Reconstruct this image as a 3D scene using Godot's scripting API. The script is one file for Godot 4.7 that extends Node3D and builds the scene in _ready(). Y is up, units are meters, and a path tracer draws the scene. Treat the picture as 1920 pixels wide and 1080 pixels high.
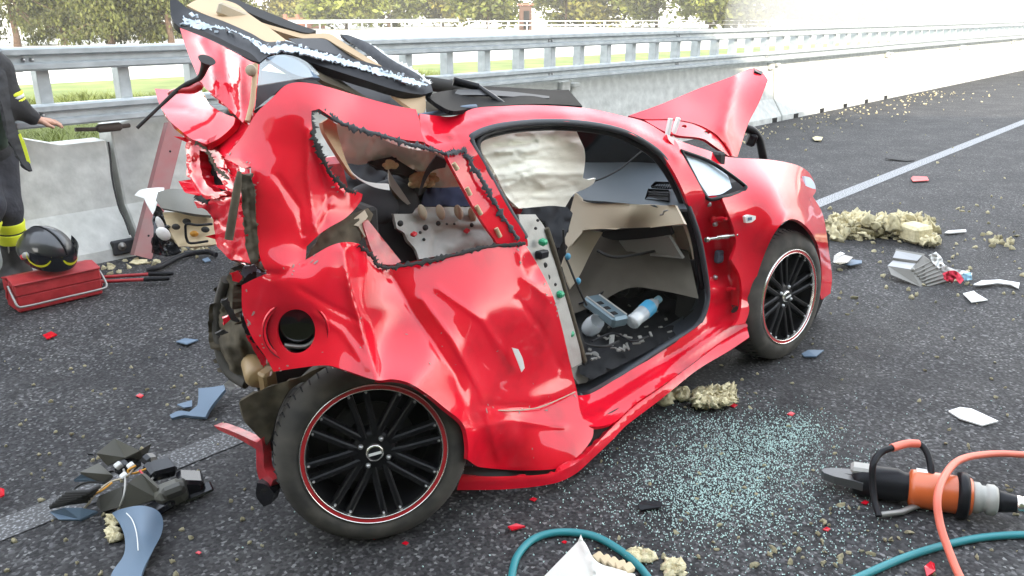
extends Node3D
# A wrecked red hatchback on a motorway beside a concrete barrier.
const EYE := Vector3(0, 1.65, 0)
const PITCH := 0.3307
const FOC := 1500.0
var CA := Vector3(0.77463, 0, -0.63241)      # car axis, forward
var CZ := Vector3(0.63241, 0, 0.77463)       # car axis, outward on its near side
var CR := Vector3(-0.41919, 0, -2.26249)     # ground under the rear wheel
var RD := Vector3(0.67983, 0, -0.73337)      # along the road
var RN := Vector3(0.73337, 0, 0.67983)       # across the road
var M := {}
var used := {}
var rng := RandomNumberGenerator.new()
var nz := FastNoiseLite.new()

# ---------------------------------------------------------------- measuring: a survey sight line met with a plane
func ray(px: float, py: float) -> Vector3:
	var x := (px - 960.0) / FOC
	var y := (540.0 - py) / FOC
	return Vector3(x, y * cos(PITCH) - sin(PITCH), -cos(PITCH) - y * sin(PITCH))
func gp(px: float, py: float, h := 0.0) -> Vector3:
	var r := ray(px, py)
	return EYE + r * ((h - EYE.y) / r.y)
func tocar(w: Vector3) -> Vector3:
	var d := w - CR
	return Vector3(d.dot(CA), d.y, d.dot(CZ))
func cz(px: float, py: float, off: float) -> Vector3:      # car coordinates on the plane z = off
	var r := ray(px, py)
	var o := tocar(EYE)
	var q := Vector3(r.dot(CA), r.y, r.dot(CZ))
	return o + q * ((off - o.z) / q.z)
func cy(px: float, py: float, h: float) -> Vector3:
	return tocar(gp(px, py, h))
func cx(px: float, py: float, x: float) -> Vector3:
	var r := ray(px, py)
	var o := tocar(EYE)
	var q := Vector3(r.dot(CA), r.y, r.dot(CZ))
	return o + q * ((x - o.x) / q.x)
func wz(px: float, py: float, z: float) -> Vector3:        # world point on the plane z
	var r := ray(px, py)
	return EYE + r * (z / r.z)
func rd(s: float, t: float, h := 0.0) -> Vector3:
	return RD * s + RN * t + Vector3(0, h, 0)

# ---------------------------------------------------------------- mesh building
class MB:
	var v := PackedVector3Array()
	var n := PackedVector3Array()
	var uv := PackedVector2Array()
	var ix := PackedInt32Array()
	var col := PackedColorArray()
	var cur := Color(1, 1, 1)
	var colored := false
	func tri(a: Vector3, b: Vector3, c: Vector3) -> void:
		var k := (c - a).cross(b - a)
		if k.length_squared() < 1e-16: return
		k = k.normalized()
		var i := v.size()
		v.append_array([a, b, c]); n.append_array([k, k, k])
		uv.append_array([Vector2(a.x, a.z), Vector2(b.x, b.z), Vector2(c.x, c.z)])
		col.append_array([cur, cur, cur])
		ix.append_array([i, i + 1, i + 2])
	func quad(a: Vector3, b: Vector3, c: Vector3, d: Vector3) -> void:
		tri(a, b, c); tri(a, c, d)
	func smooth(pts: PackedVector3Array, idx: PackedInt32Array, uvs := PackedVector2Array()) -> void:
		var b := v.size()
		var nn := PackedVector3Array(); nn.resize(pts.size())
		for i in range(0, idx.size(), 3):
			var p := pts[idx[i]]
			var k := (pts[idx[i + 2]] - p).cross(pts[idx[i + 1]] - p)
			nn[idx[i]] += k; nn[idx[i + 1]] += k; nn[idx[i + 2]] += k
		for i in nn.size(): nn[i] = nn[i].normalized() if nn[i].length_squared() > 1e-20 else Vector3.UP
		v.append_array(pts); n.append_array(nn)
		if uvs.size() == pts.size(): uv.append_array(uvs)
		else:
			for p in pts: uv.append(Vector2(p.x, p.z))
		for i in pts.size(): col.append(cur)
		for i in idx: ix.append(b + i)
	func grid(rows: Array, cu := false, cv := false) -> void:     # rows of points; cu closes along a row, cv closes the rows
		var R := rows.size()
		var Cn: int = rows[0].size()
		var pts := PackedVector3Array()
		var uvs := PackedVector2Array()
		for r in R:
			for c in Cn:
				pts.append(rows[r][c]); uvs.append(Vector2(float(c) / (Cn - 1), float(r) / maxf(R - 1, 1)))
		var idx := PackedInt32Array()
		for r in (R if cv else R - 1):
			for c in (Cn if cu else Cn - 1):
				var a := r * Cn + c
				var b := r * Cn + (c + 1) % Cn
				var d := ((r + 1) % R) * Cn + c
				var e := ((r + 1) % R) * Cn + (c + 1) % Cn
				idx.append_array([a, b, e, a, e, d])
		smooth(pts, idx, uvs)
	func box(t: Transform3D, s: Vector3, bv := 0.0) -> void:
		var h := s * 0.5
		bv = minf(bv, minf(h.x, minf(h.y, h.z)) * 0.9)
		if bv <= 0.0:
			var p := []
			for i in 8: p.append(t * Vector3(h.x if i & 1 else -h.x, h.y if i & 2 else -h.y, h.z if i & 4 else -h.z))
			for f in [[0, 2, 3, 1], [4, 5, 7, 6], [0, 1, 5, 4], [2, 6, 7, 3], [0, 4, 6, 2], [1, 3, 7, 5]]:
				quad(p[f[0]], p[f[3]], p[f[2]], p[f[1]])
			return
		# chamfered box
		var q := {}
		for i in 8:
			var sg := Vector3(1 if i & 1 else -1, 1 if i & 2 else -1, 1 if i & 4 else -1)
			for ax in 3:
				var c := h - Vector3(bv, bv, bv)
				c[ax] = h[ax]
				q[i * 3 + ax] = t * (c * sg)
		for ax in 3:
			var b1 := 1 << ((ax + 1) % 3)
			var b2 := 1 << ((ax + 2) % 3)
			for sd in 2:
				var o := (1 << ax) * sd
				var f := [q[o * 3 + ax], q[(o | b1) * 3 + ax], q[(o | b1 | b2) * 3 + ax], q[(o | b2) * 3 + ax]]
				if sd: quad(f[0], f[3], f[2], f[1])
				else: quad(f[0], f[1], f[2], f[3])
			# edges along ax
			var a1 := (ax + 1) % 3
			var a2 := (ax + 2) % 3
			for k in 4:
				var o2 := (b1 if k & 1 else 0) | (b2 if k & 2 else 0)
				var lo := o2
				var hi := o2 | (1 << ax)
				quad(q[lo * 3 + a1], q[hi * 3 + a1], q[hi * 3 + a2], q[lo * 3 + a2])
		for i in 8: tri(q[i * 3], q[i * 3 + 1], q[i * 3 + 2])
	func tube(path: Array, r, sides := 10, caps := true) -> void:
		var L := path.size()
		var rows := []
		var up := Vector3(0.31, 0.9, 0.2)
		var prev := Vector3.ZERO
		for i in L:
			var d: Vector3 = (path[mini(i + 1, L - 1)] - path[maxi(i - 1, 0)])
			d = d.normalized() if d.length() > 1e-9 else Vector3.UP
			var e1 := (up.cross(d)) if prev == Vector3.ZERO else (prev - d * prev.dot(d))
			if e1.length() < 1e-4: e1 = Vector3.RIGHT.cross(d)
			e1 = e1.normalized()
			prev = e1
			var e2 := d.cross(e1)
			var rr: float = r[i] if r is Array else r
			var row := []
			for k in sides:
				var a := TAU * k / sides
				row.append(path[i] + (e1 * cos(a) + e2 * sin(a)) * rr)
			rows.append(row)
		grid(rows, true)
		if caps:
			for k in range(1, sides - 1):
				tri(rows[0][0], rows[0][k + 1], rows[0][k])
				tri(rows[L - 1][0], rows[L - 1][k], rows[L - 1][k + 1])
	func lathe(t: Transform3D, prof: Array, seg := 40, closed := false) -> void:    # prof: [radius, height] about local y
		var rows := []
		for p in prof:
			var row := []
			for k in seg:
				var a := TAU * k / seg
				row.append(t * Vector3(cos(a) * p[0], p[1], sin(a) * p[0]))
			rows.append(row)
		grid(rows, true, closed)
	func prism(t: Transform3D, poly: PackedVector2Array, depth: float) -> void:     # poly in local xy, thickness along z
		var id := Geometry2D.triangulate_polygon(poly)
		var h := depth * 0.5
		for i in range(0, id.size(), 3):
			var a := poly[id[i]]; var b := poly[id[i + 1]]; var c := poly[id[i + 2]]
			tri(t * Vector3(a.x, a.y, h), t * Vector3(b.x, b.y, h), t * Vector3(c.x, c.y, h))
			tri(t * Vector3(a.x, a.y, -h), t * Vector3(c.x, c.y, -h), t * Vector3(b.x, b.y, -h))
		for i in poly.size():
			var a := poly[i]; var b := poly[(i + 1) % poly.size()]
			quad(t * Vector3(a.x, a.y, h), t * Vector3(b.x, b.y, h), t * Vector3(b.x, b.y, -h), t * Vector3(a.x, a.y, -h))
	func plate(pts: Array, nrm: Vector3, th: float) -> void:     # polygon in space with thickness, crumpled or flat
		var e1: Vector3 = (pts[1] - pts[0]).normalized()
		e1 = (e1 - nrm * e1.dot(nrm)).normalized()
		var e2 := nrm.cross(e1)
		var p2 := PackedVector2Array()
		for p in pts: p2.append(Vector2((p - pts[0]).dot(e1), (p - pts[0]).dot(e2)))
		var id := Geometry2D.triangulate_polygon(p2)
		var o := nrm * th
		for i in range(0, id.size(), 3):
			tri(pts[id[i]], pts[id[i + 1]], pts[id[i + 2]])
			tri(pts[id[i]] - o, pts[id[i + 2]] - o, pts[id[i + 1]] - o)
		for i in pts.size():
			var a: Vector3 = pts[i]; var b: Vector3 = pts[(i + 1) % pts.size()]
			quad(a, b, b - o, a - o)
	func blob(t: Transform3D, ns: FastNoiseLite, amp: float, fr: float, rings := 14, seg := 20) -> void:
		var rows := []
		for i in rings + 1:
			var th := PI * i / rings
			var row := []
			for k in seg:
				var a := TAU * k / seg
				var d := Vector3(sin(th) * cos(a), cos(th), sin(th) * sin(a))
				var q := d * fr + t.origin * 7.0
				row.append(t * (d * (1.0 + amp * ns.get_noise_3d(q.x, q.y, q.z))))
			rows.append(row)
		grid(rows, true)
	func mesh() -> ArrayMesh:
		var a := []
		a.resize(Mesh.ARRAY_MAX)
		a[Mesh.ARRAY_VERTEX] = v; a[Mesh.ARRAY_NORMAL] = n; a[Mesh.ARRAY_TEX_UV] = uv; a[Mesh.ARRAY_INDEX] = ix
		if colored: a[Mesh.ARRAY_COLOR] = col
		var m := ArrayMesh.new()
		m.add_surface_from_arrays(Mesh.PRIMITIVE_TRIANGLES, a)
		return m

# ---------------------------------------------------------------- scene tree
func numbered(s: String) -> String:
	var k: int = used.get(s, -1) + 1
	used[s] = k
	return s if k == 0 else "%s_%03d" % [s, k]
func numbered_in(parent: Node, s: String) -> String:      # parts of one thing count from zero
	var key := str(parent.get_instance_id()) + s
	var k: int = used.get(key, -1) + 1
	used[key] = k
	return s if k == 0 else "%s_%03d" % [s, k]
func hub(called: String, parent: Node, at := Transform3D()) -> Node3D:     # a part that has sub-parts
	var o := Node3D.new()
	o.name = numbered_in(parent, called)
	o.transform = at
	parent.add_child(o, true)
	return o
func tag(o: Node, label: String, category: String, group := "", kind := "") -> void:
	if label: o.set_meta("label", label)
	if category: o.set_meta("category", category)
	if group: o.set_meta("group", group)
	if kind: o.set_meta("kind", kind)
func thing(called: String, label: String, category: String, at := Transform3D(), group := "") -> Node3D:
	var o := Node3D.new()
	o.name = numbered(called)
	o.transform = at
	add_child(o, true)
	tag(o, label, category, group)
	return o
func put(called: String, mb: MB, m: Material, parent: Node = null) -> MeshInstance3D:
	var o := MeshInstance3D.new()
	o.name = numbered(called) if parent == null else numbered_in(parent, called)
	o.mesh = mb.mesh()
	o.material_override = m
	(self if parent == null else parent).add_child(o, true)
	return o
func solo(called: String, mb: MB, m: Material, label: String, category: String, group := "") -> MeshInstance3D:
	var o := put(called, mb, m)
	tag(o, label, category, group)
	return o
func struct(called: String, mb: MB, m: Material) -> MeshInstance3D:
	var o := put(called, mb, m)
	o.set_meta("kind", "structure")
	return o
func lin(r: float, g: float, b: float, a := 1.0) -> Color:
	var c := Color(r, g, b).linear_to_srgb()
	c.a = a
	return c
func mat(r: float, g: float, b: float, rough := 0.6, metal := 0.0) -> StandardMaterial3D:
	var m := StandardMaterial3D.new()
	m.albedo_color = lin(r, g, b)
	m.roughness = rough
	m.metallic = metal
	return m
func noise_tex(fr: float, lo: Color, hi: Color, size := 512, kind := FastNoiseLite.TYPE_SIMPLEX_SMOOTH, sd := 1, mid = null, oct := 4) -> NoiseTexture2D:
	var f := FastNoiseLite.new()
	f.seed = sd; f.frequency = fr; f.noise_type = kind; f.fractal_octaves = oct
	var t := NoiseTexture2D.new()
	t.width = size; t.height = size; t.seamless = true; t.noise = f
	var g := Gradient.new()
	g.set_color(0, lo); g.set_color(1, hi)
	if mid is Array:
		for q in mid: g.add_point(q[0], q[1])
	t.color_ramp = g
	return t
func tri_tex(m: StandardMaterial3D, tex: Texture2D, scale: float, world := false) -> void:
	m.albedo_texture = tex
	m.uv1_triplanar = true
	m.uv1_world_triplanar = world
	m.uv1_scale = Vector3(scale, scale, scale)
func bumpy(m: StandardMaterial3D, fr: float, cm: float, sd := 5, size := 512) -> void:
	var f := FastNoiseLite.new()
	f.seed = sd; f.frequency = fr; f.fractal_octaves = 4
	var t := NoiseTexture2D.new()
	t.width = size; t.height = size; t.seamless = true; t.noise = f
	m.heightmap_enabled = true
	m.heightmap_texture = t
	m.heightmap_scale = cm
func xf(at: Vector3, yaw := 0.0, pitch := 0.0, roll := 0.0, sc := Vector3.ONE) -> Transform3D:
	return Transform3D(Basis.from_euler(Vector3(pitch, yaw, roll)).scaled_local(sc), at)
func axis_y(at: Vector3, dir: Vector3) -> Transform3D:       # local y along dir
	var y := dir.normalized()
	var x := (Vector3.UP if absf(y.y) < 0.9 else Vector3.RIGHT).cross(y).normalized()
	return Transform3D(Basis(x, y, x.cross(y)), at)
func spline(p: Array, sub := 8) -> Array:
	var out := []
	for i in p.size() - 1:
		var a = p[maxi(i - 1, 0)]; var b = p[i]; var c = p[i + 1]; var d = p[mini(i + 2, p.size() - 1)]
		for k in sub: out.append(b.cubic_interpolate(c, a, d, float(k) / sub))
	out.append(p[-1])
	return out

# ---------------------------------------------------------------- pressed sheet metal: a traced outline whose points each have their own depth
func curve2(fl: Array, step: float) -> PackedVector2Array:
	var P := []
	for i in range(0, fl.size(), 2): P.append(Vector2(fl[i], fl[i + 1]))
	var n := P.size()
	var out := PackedVector2Array()
	for i in n:
		var a: Vector2 = P[(i - 1 + n) % n]; var b: Vector2 = P[i]; var c: Vector2 = P[(i + 1) % n]; var d: Vector2 = P[(i + 2) % n]
		var sharp_b := absf((b - a).angle_to(c - b)) > 0.75
		var sharp_c := absf((c - b).angle_to(d - c)) > 0.75
		var L := b.distance_to(c)
		var tb := (c - b) if sharp_b else (c - a).normalized() * L
		var tc := (c - b) if sharp_c else (d - b).normalized() * L
		var k := maxi(1, int(round(L / step)))
		for j in k:
			var t := float(j) / k
			var h1 := 2 * t * t * t - 3 * t * t + 1
			out.append(b * h1 + tb * (t * t * t - 2 * t * t + t) + c * (1 - h1) + tc * (t * t * t - t * t))
	return out
func tps(ct: Array) -> Array:       # thin plate spline through [x, y, value]
	var n := ct.size() / 3
	var N := n + 3
	var A := []
	for i in N:
		var row := PackedFloat64Array(); row.resize(N + 1)
		A.append(row)
	for i in n:
		var p := Vector2(ct[i * 3], ct[i * 3 + 1]) / 100.0
		for j in n:
			var q := Vector2(ct[j * 3], ct[j * 3 + 1]) / 100.0
			var r2 := p.distance_squared_to(q)
			A[i][j] = 0.5 * r2 * log(r2) if r2 > 1e-9 else 0.002
		A[i][n] = 1.0; A[i][n + 1] = p.x; A[i][n + 2] = p.y
		A[n][i] = 1.0; A[n + 1][i] = p.x; A[n + 2][i] = p.y
		A[i][N] = ct[i * 3 + 2]
	for i in N:
		var b := i
		for r in range(i + 1, N):
			if absf(A[r][i]) > absf(A[b][i]): b = r
		var tmp = A[i]; A[i] = A[b]; A[b] = tmp
		if absf(A[i][i]) < 1e-12: continue
		for r in range(i + 1, N):
			var f: float = A[r][i] / A[i][i]
			if f != 0.0:
				for k in range(i, N + 1): A[r][k] -= f * A[i][k]
	var w := PackedFloat64Array(); w.resize(N)
	for i in range(N - 1, -1, -1):
		var s: float = A[i][N]
		for k in range(i + 1, N): s -= A[i][k] * w[k]
		w[i] = s / A[i][i] if absf(A[i][i]) > 1e-12 else 0.0
	return [ct, w, n]
func tps_at(T: Array, p: Vector2) -> float:
	var ct: Array = T[0]; var w: PackedFloat64Array = T[1]; var n: int = T[2]
	p = p / 100.0
	var s := w[n] + w[n + 1] * p.x + w[n + 2] * p.y
	for i in n:
		var dx: float = ct[i * 3] / 100.0 - p.x
		var dy: float = ct[i * 3 + 1] / 100.0 - p.y
		var r2 := dx * dx + dy * dy
		if r2 > 1e-9: s += w[i] * 0.5 * r2 * log(r2)
	return s
func near_line(p: Vector2, fl: Array) -> float:
	var b := 1e9
	for i in range(0, fl.size() - 2, 2):
		var q := Geometry2D.get_closest_point_to_segment(p, Vector2(fl[i], fl[i + 1]), Vector2(fl[i + 2], fl[i + 3]))
		b = minf(b, p.distance_to(q))
	return b
# opt: holes, creases [[amp, width, line]...], dents [[x, y, radius, amp]...], step, lip, noise, fr, by (0 z-plane, 1 y-plane, 2 x-plane, 3 world z)
func sheet(called: String, m: Material, parent: Node, outline: Array, ct: Array, opt := {}) -> MeshInstance3D:
	var step: float = opt.get("step", 9.0)
	var bstep: float = opt.get("bstep", minf(step, 6.0))
	var amp: float = opt.get("noise", 0.0)
	var fr: float = opt.get("fr", 0.02)
	var jag: float = opt.get("jag", 0.0)
	var by: int = opt.get("by", 0)
	var loops := [curve2(outline, bstep)]
	for h in opt.get("holes", []): loops.append(curve2(h, bstep))
	if jag > 0.0:
		for l in loops.size():
			for i in loops[l].size(): loops[l][i] += Vector2(rng.randf_range(-jag, jag), rng.randf_range(-jag, jag))
	var T := tps(ct)
	var pts := PackedVector2Array()
	for l in loops: pts.append_array(l)
	var bb := Rect2(loops[0][0], Vector2.ZERO)
	for p in loops[0]: bb = bb.expand(p)
	var row := 0
	var y := bb.position.y + step * 0.5
	while y < bb.end.y:
		var x := bb.position.x + (step * 0.5 if row % 2 else 0.0)
		while x < bb.end.x:
			var p := Vector2(x, y)
			var ok := Geometry2D.is_point_in_polygon(p, loops[0])
			for l in range(1, loops.size()):
				if ok and Geometry2D.is_point_in_polygon(p, loops[l]): ok = false
			if ok:
				for l in loops:
					for q in l:
						if p.distance_squared_to(q) < step * step * 0.3: ok = false; break
					if not ok: break
			if ok: pts.append(p)
			x += step
		y += step * 0.87
		row += 1
	var id := Geometry2D.triangulate_delaunay(pts)
	var idx := PackedInt32Array()
	for i in range(0, id.size(), 3):
		var c := (pts[id[i]] + pts[id[i + 1]] + pts[id[i + 2]]) / 3.0
		var ok := Geometry2D.is_point_in_polygon(c, loops[0])
		for l in range(1, loops.size()):
			if ok and Geometry2D.is_point_in_polygon(c, loops[l]): ok = false
		if ok: 
			if (pts[id[i + 1]] - pts[id[i]]).cross(pts[id[i + 2]] - pts[id[i]]) > 0: idx.append_array([id[i], id[i + 1], id[i + 2]])
			else: idx.append_array([id[i], id[i + 2], id[i + 1]])
	var V := PackedVector3Array()
	var sd: float = opt.get("seed", outline[0])
	for p in pts:
		var d := tps_at(T, p)
		if amp > 0.0: d += amp * nz.get_noise_3d(p.x * fr * 50.0, p.y * fr * 50.0, sd)
		for cr in opt.get("creases", []):
			var q := near_line(p, cr[2])
			if q < cr[1] * 6.0: d += cr[0] * exp(-q / cr[1])
		for dn in opt.get("dents", []):
			var q: float = p.distance_to(Vector2(dn[0], dn[1])) / dn[2]
			if q < 1.0: d += dn[3] * (1.0 - q * q) * (1.0 - q * q)
		match by:
			0: V.append(cz(p.x, p.y, d))
			1: V.append(cy(p.x, p.y, d))
			2: V.append(cx(p.x, p.y, d))
			3: V.append(wz(p.x, p.y, d))
			4: V.append(gp(p.x, p.y, d))
	var mb := MB.new()
	mb.smooth(V, idx)
	var lip: float = opt.get("lip", 0.014)
	if lip > 0.0:
		var base := 0
		for l in loops.size():
			var c: int = loops[l].size()
			for i in c:
				var a := V[base + i]
				var b := V[base + (i + 1) % c]
				var o := (mb.n[base + i]) * lip
				var o2 := (mb.n[base + (i + 1) % c]) * lip
				if by < 3 and mb.n[base + i].z < 0: o = -o
				if by < 3 and mb.n[base + (i + 1) % c].z < 0: o2 = -o2
				mb.quad(a, b, b - o2, a - o)
			base += c
	var done := put(called, mb, m, parent)
	if opt.has("chips"):                 # bare primer where the sheet folded and the paint flew off
		var cb := MB.new()
		for ch in opt["chips"]:
			for k in ch[1]:
				var i := rng.randi_range(0, pts.size() - 1)
				var tries := 0
				while tries < 400 and near_line(pts[i], ch[0]) > ch[2] * 1.2:
					i = rng.randi_range(0, pts.size() - 1)
					tries += 1
				if tries >= 400: continue
				var nn := mb.n[i]
				if by < 3 and nn.z < 0: nn = -nn
				var e1 := nn.cross(Vector3(0.2, 1, 0.1)).normalized()
				var e2 := nn.cross(e1)
				var c0 := V[i] + nn * .0012 + e1 * rng.randf_range(-.008, .008) + e2 * rng.randf_range(-.008, .008)
				var s: float = rng.randf_range(.0012, .0045) * ch[3]
				var st := rng.randf_range(1.0, 3.0)
				var tw := rng.randf() * TAU
				var f1 := e1 * cos(tw) + e2 * sin(tw)
				var f2 := e2 * cos(tw) - e1 * sin(tw)
				var prev: Vector3 = c0 + f1 * s * st
				for j in range(1, 7):
					var a := TAU * j / 6.0
					var q: Vector3 = c0 + (f1 * cos(a) * st + f2 * sin(a)) * s * (1.0 if j == 6 else rng.randf_range(.6, 1.2))
					cb.tri(c0, prev, q)
					prev = q
		var co := put("bare_chips", cb, opt.get("chip_mat", M.primer), done)
		co.set_meta("kind", "stuff")
	return done
func cline(fl: Array, sub := 6) -> Array:      # [x, y, off, ...] to a smooth line in car space
	var p := []
	for i in range(0, fl.size(), 3): p.append(cz(fl[i], fl[i + 1], fl[i + 2]))
	return spline(p, sub)
func band(called: String, m: Material, parent: Node, fl: Array, r: float, flat := 1.0, sub := 5, jitter := 0.0) -> MeshInstance3D:   # rubber profile along a traced line; torn when jitter is given
	var mb := MB.new()
	if jitter <= 0.0:
		mb.tube(cline(fl, sub), r, 8)
	else:
		var ln := cline(fl, sub * 2)
		var nrm := Vector3(-.25, .25, 1).normalized()
		var wa := r; var wb := r
		var rows := []
		var core := []
		for i in ln.size():
			var t: Vector3 = (ln[mini(i + 1, ln.size() - 1)] - ln[maxi(i - 1, 0)]).normalized()
			var sd := t.cross(nrm).normalized()
			wa = lerpf(wa, r * (rng.randf_range(.2, 1.5) if rng.randf() < .8 else rng.randf_range(1.5, 3.2)), .7)
			wb = lerpf(wb, r * (rng.randf_range(.2, 1.5) if rng.randf() < .8 else rng.randf_range(1.5, 3.2)), .7)
			var up := nrm * .0032
			rows.append([ln[i] - sd * wa + nrm * .001, ln[i] - sd * wa * .5 + up, ln[i] + up * 1.2, ln[i] + sd * wb * .5 + up, ln[i] + sd * wb + nrm * .001])
			core.append(ln[i])
		for i in rows.size() - 1:
			for j in 4: mb.quad(rows[i][j], rows[i + 1][j], rows[i + 1][j + 1], rows[i][j + 1])
	return put(called, mb, m, parent)

# ---------------------------------------------------------------- materials
func materials() -> void:
	nz.seed = 7; nz.frequency = 0.02; nz.fractal_octaves = 3
	var paint := mat(0.74, 0.006, 0.024, 0.4)
	paint.metallic_specular = 0.12
	paint.clearcoat_enabled = true; paint.clearcoat = 1.0; paint.clearcoat_roughness = 0.02
	var dust := noise_tex(0.006, Color(0.8, 0.78, 0.78), Color(1, 1, 1), 512, FastNoiseLite.TYPE_SIMPLEX_SMOOTH, 41, [[0.45, Color(0.97, 0.97, 0.97)]], 6)
	paint.albedo_texture = dust
	paint.uv1_triplanar = true
	paint.uv1_scale = Vector3(1.3, 1.3, 1.3)
	M.paint = paint
	var old := mat(0.5, 0.012, 0.02, 0.42)
	old.clearcoat_enabled = true; old.clearcoat = 0.6; old.clearcoat_roughness = 0.2
	tri_tex(old, noise_tex(0.02, Color(0.5, 0.12, 0.13), Color(0.82, 0.16, 0.2), 256), 3.0)
	old.albedo_color = Color(1, 1, 1)
	M.dull = old
	M.black = mat(0.01, 0.01, 0.012, 0.4)
	M.black.metallic_specular = 0.3
	M.gloss = mat(0.008, 0.008, 0.01, 0.12)
	M.rubber = mat(0.035, 0.04, 0.048, 0.6)
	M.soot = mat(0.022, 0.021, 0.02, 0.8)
	var ty := mat(0.05, 0.047, 0.042, 0.85)
	tri_tex(ty, noise_tex(0.012, Color(0.17, 0.165, 0.155), Color(0.34, 0.32, 0.29), 256), 2.5)
	ty.albedo_color = Color(1, 1, 1)
	M.tyre = ty
	M.rim = mat(0.007, 0.007, 0.008, 0.32)
	M.rim.metallic_specular = 0.3
	M.primer = mat(0.3, 0.2, 0.18, 0.6)
	M.ring = mat(0.42, 0.015, 0.02, 0.4)
	M.chrome = mat(0.75, 0.73, 0.68, 0.25, 1.0)
	M.steel = mat(0.5, 0.5, 0.5, 0.4, 1.0)
	var tan := mat(0.5, 0.36, 0.22, 0.85)
	M.tan = tan
	M.beige = mat(0.44, 0.37, 0.27, 0.65)
	M.dash = mat(0.075, 0.092, 0.105, 0.55)
	var bump := mat(0.2, 0.19, 0.17, 0.8)
	M.grey = bump
	var felt := mat(0.09, 0.08, 0.06, 0.95)
	tri_tex(felt, noise_tex(0.015, Color(0.2, 0.18, 0.14), Color(0.42, 0.38, 0.31), 256), 3.0)
	felt.albedo_color = Color(1, 1, 1)
	M.felt = felt
	M.seat = mat(0.035, 0.036, 0.04, 0.85)
	M.alu = mat(0.36, 0.35, 0.32, 0.55, 0.2)
	bumpy(M.alu, 0.02, 0.2, 17, 256)
	M.alu.uv1_triplanar = true
	M.alu.uv1_scale = Vector3(3, 3, 3)
	M.white = mat(0.78, 0.77, 0.74, 0.7)
	M.ice = mat(0.62, 0.72, 0.8, 0.25)
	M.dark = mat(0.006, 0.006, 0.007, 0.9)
	M.slate = mat(0.1, 0.15, 0.21, 0.55)
	var bag := mat(0.88, 0.85, 0.74, 0.9)
	bag.heightmap_enabled = true
	var fb := FastNoiseLite.new(); fb.frequency = 0.008; fb.seed = 3; fb.fractal_octaves = 4
	var tb := NoiseTexture2D.new(); tb.width = 512; tb.height = 512; tb.seamless = true; tb.noise = fb
	bag.heightmap_texture = tb; bag.heightmap_scale = 0.3
	bag.uv1_triplanar = true; bag.uv1_scale = Vector3(1.2, 4.0, 1.2)
	M.bag = bag
	var conc := mat(1, 1, 1, 0.9)
	tri_tex(conc, noise_tex(0.01, Color(0.62, 0.625, 0.61), Color(0.84, 0.845, 0.825), 1024, FastNoiseLite.TYPE_SIMPLEX_SMOOTH, 4, null, 6), 0.55, true)
	bumpy(conc, 0.06, 0.25, 9)
	conc.uv1_scale = Vector3(0.8, 0.6, 0.8)
	M.concrete = conc
	var zinc := mat(1, 1, 1, 0.55, 0.25)
	tri_tex(zinc, noise_tex(0.014, Color(0.58, 0.605, 0.615), Color(0.75, 0.775, 0.78), 512, FastNoiseLite.TYPE_SIMPLEX_SMOOTH, 14), 1.2, true)
	M.zinc = zinc
	# asphalt: stones in bitumen, each with its own tone
	var cell := FastNoiseLite.new()
	cell.noise_type = FastNoiseLite.TYPE_CELLULAR; cell.cellular_return_type = FastNoiseLite.RETURN_CELL_VALUE
	cell.frequency = 0.115; cell.seed = 12; cell.fractal_type = FastNoiseLite.FRACTAL_NONE
	var ct := NoiseTexture2D.new()
	ct.width = 2048; ct.height = 2048; ct.seamless = true; ct.noise = cell
	var g := Gradient.new()
	g.set_color(0, lin(0.022, 0.021, 0.021)); g.set_color(1, lin(0.28, 0.275, 0.26))
	for q in [[0.3, lin(0.04, 0.038, 0.037)], [0.6, lin(0.06, 0.057, 0.056)], [0.85, lin(0.095, 0.091, 0.089)], [0.95, lin(0.16, 0.156, 0.152)]]: g.add_point(q[0], q[1])
	ct.color_ramp = g
	var as_ := mat(1, 1, 1, 0.78)
	as_.metallic_specular = 0.36
	tri_tex(as_, ct, 0.42, true)
	var ch := cell.duplicate()
	ch.cellular_return_type = FastNoiseLite.RETURN_DISTANCE
	var hh := NoiseTexture2D.new()
	hh.width = 2048; hh.height = 2048; hh.seamless = true; hh.noise = ch; hh.invert = true
	as_.heightmap_enabled = true; as_.heightmap_texture = hh; as_.heightmap_scale = 0.12
	as_.detail_enabled = true; as_.detail_blend_mode = BaseMaterial3D.BLEND_MODE_MUL
	as_.detail_albedo = noise_tex(0.008, Color(0.72, 0.72, 0.74), Color(1, 1, 1), 512, FastNoiseLite.TYPE_SIMPLEX_SMOOTH, 33)
	as_.uv2_scale = Vector3(0.2, 0.2, 0.2)
	M.asphalt = as_
	var wet = as_.duplicate()
	wet.roughness = 0.5
	wet.albedo_color = Color(0.62, 0.64, 0.68)
	wet.heightmap_scale = 0.15
	M.wet = wet
	var line := mat(1, 1, 1, 0.8)
	tri_tex(line, noise_tex(0.12, lin(0.06, 0.06, 0.06), lin(0.6, 0.61, 0.62), 512, FastNoiseLite.TYPE_SIMPLEX, 3, [[0.4, lin(0.16, 0.16, 0.165)], [0.6, lin(0.34, 0.345, 0.35)]]), 1.0, true)
	M.line = line
	var worn := line.duplicate()
	worn.albedo_texture = noise_tex(0.1, lin(0.05, 0.049, 0.048), lin(0.5, 0.5, 0.52), 512, FastNoiseLite.TYPE_SIMPLEX, 13, [[0.55, lin(0.075, 0.073, 0.072)], [0.72, lin(0.16, 0.16, 0.165)]])
	M.line_worn = worn
	var soil := mat(1, 1, 1, 0.95)
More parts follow.
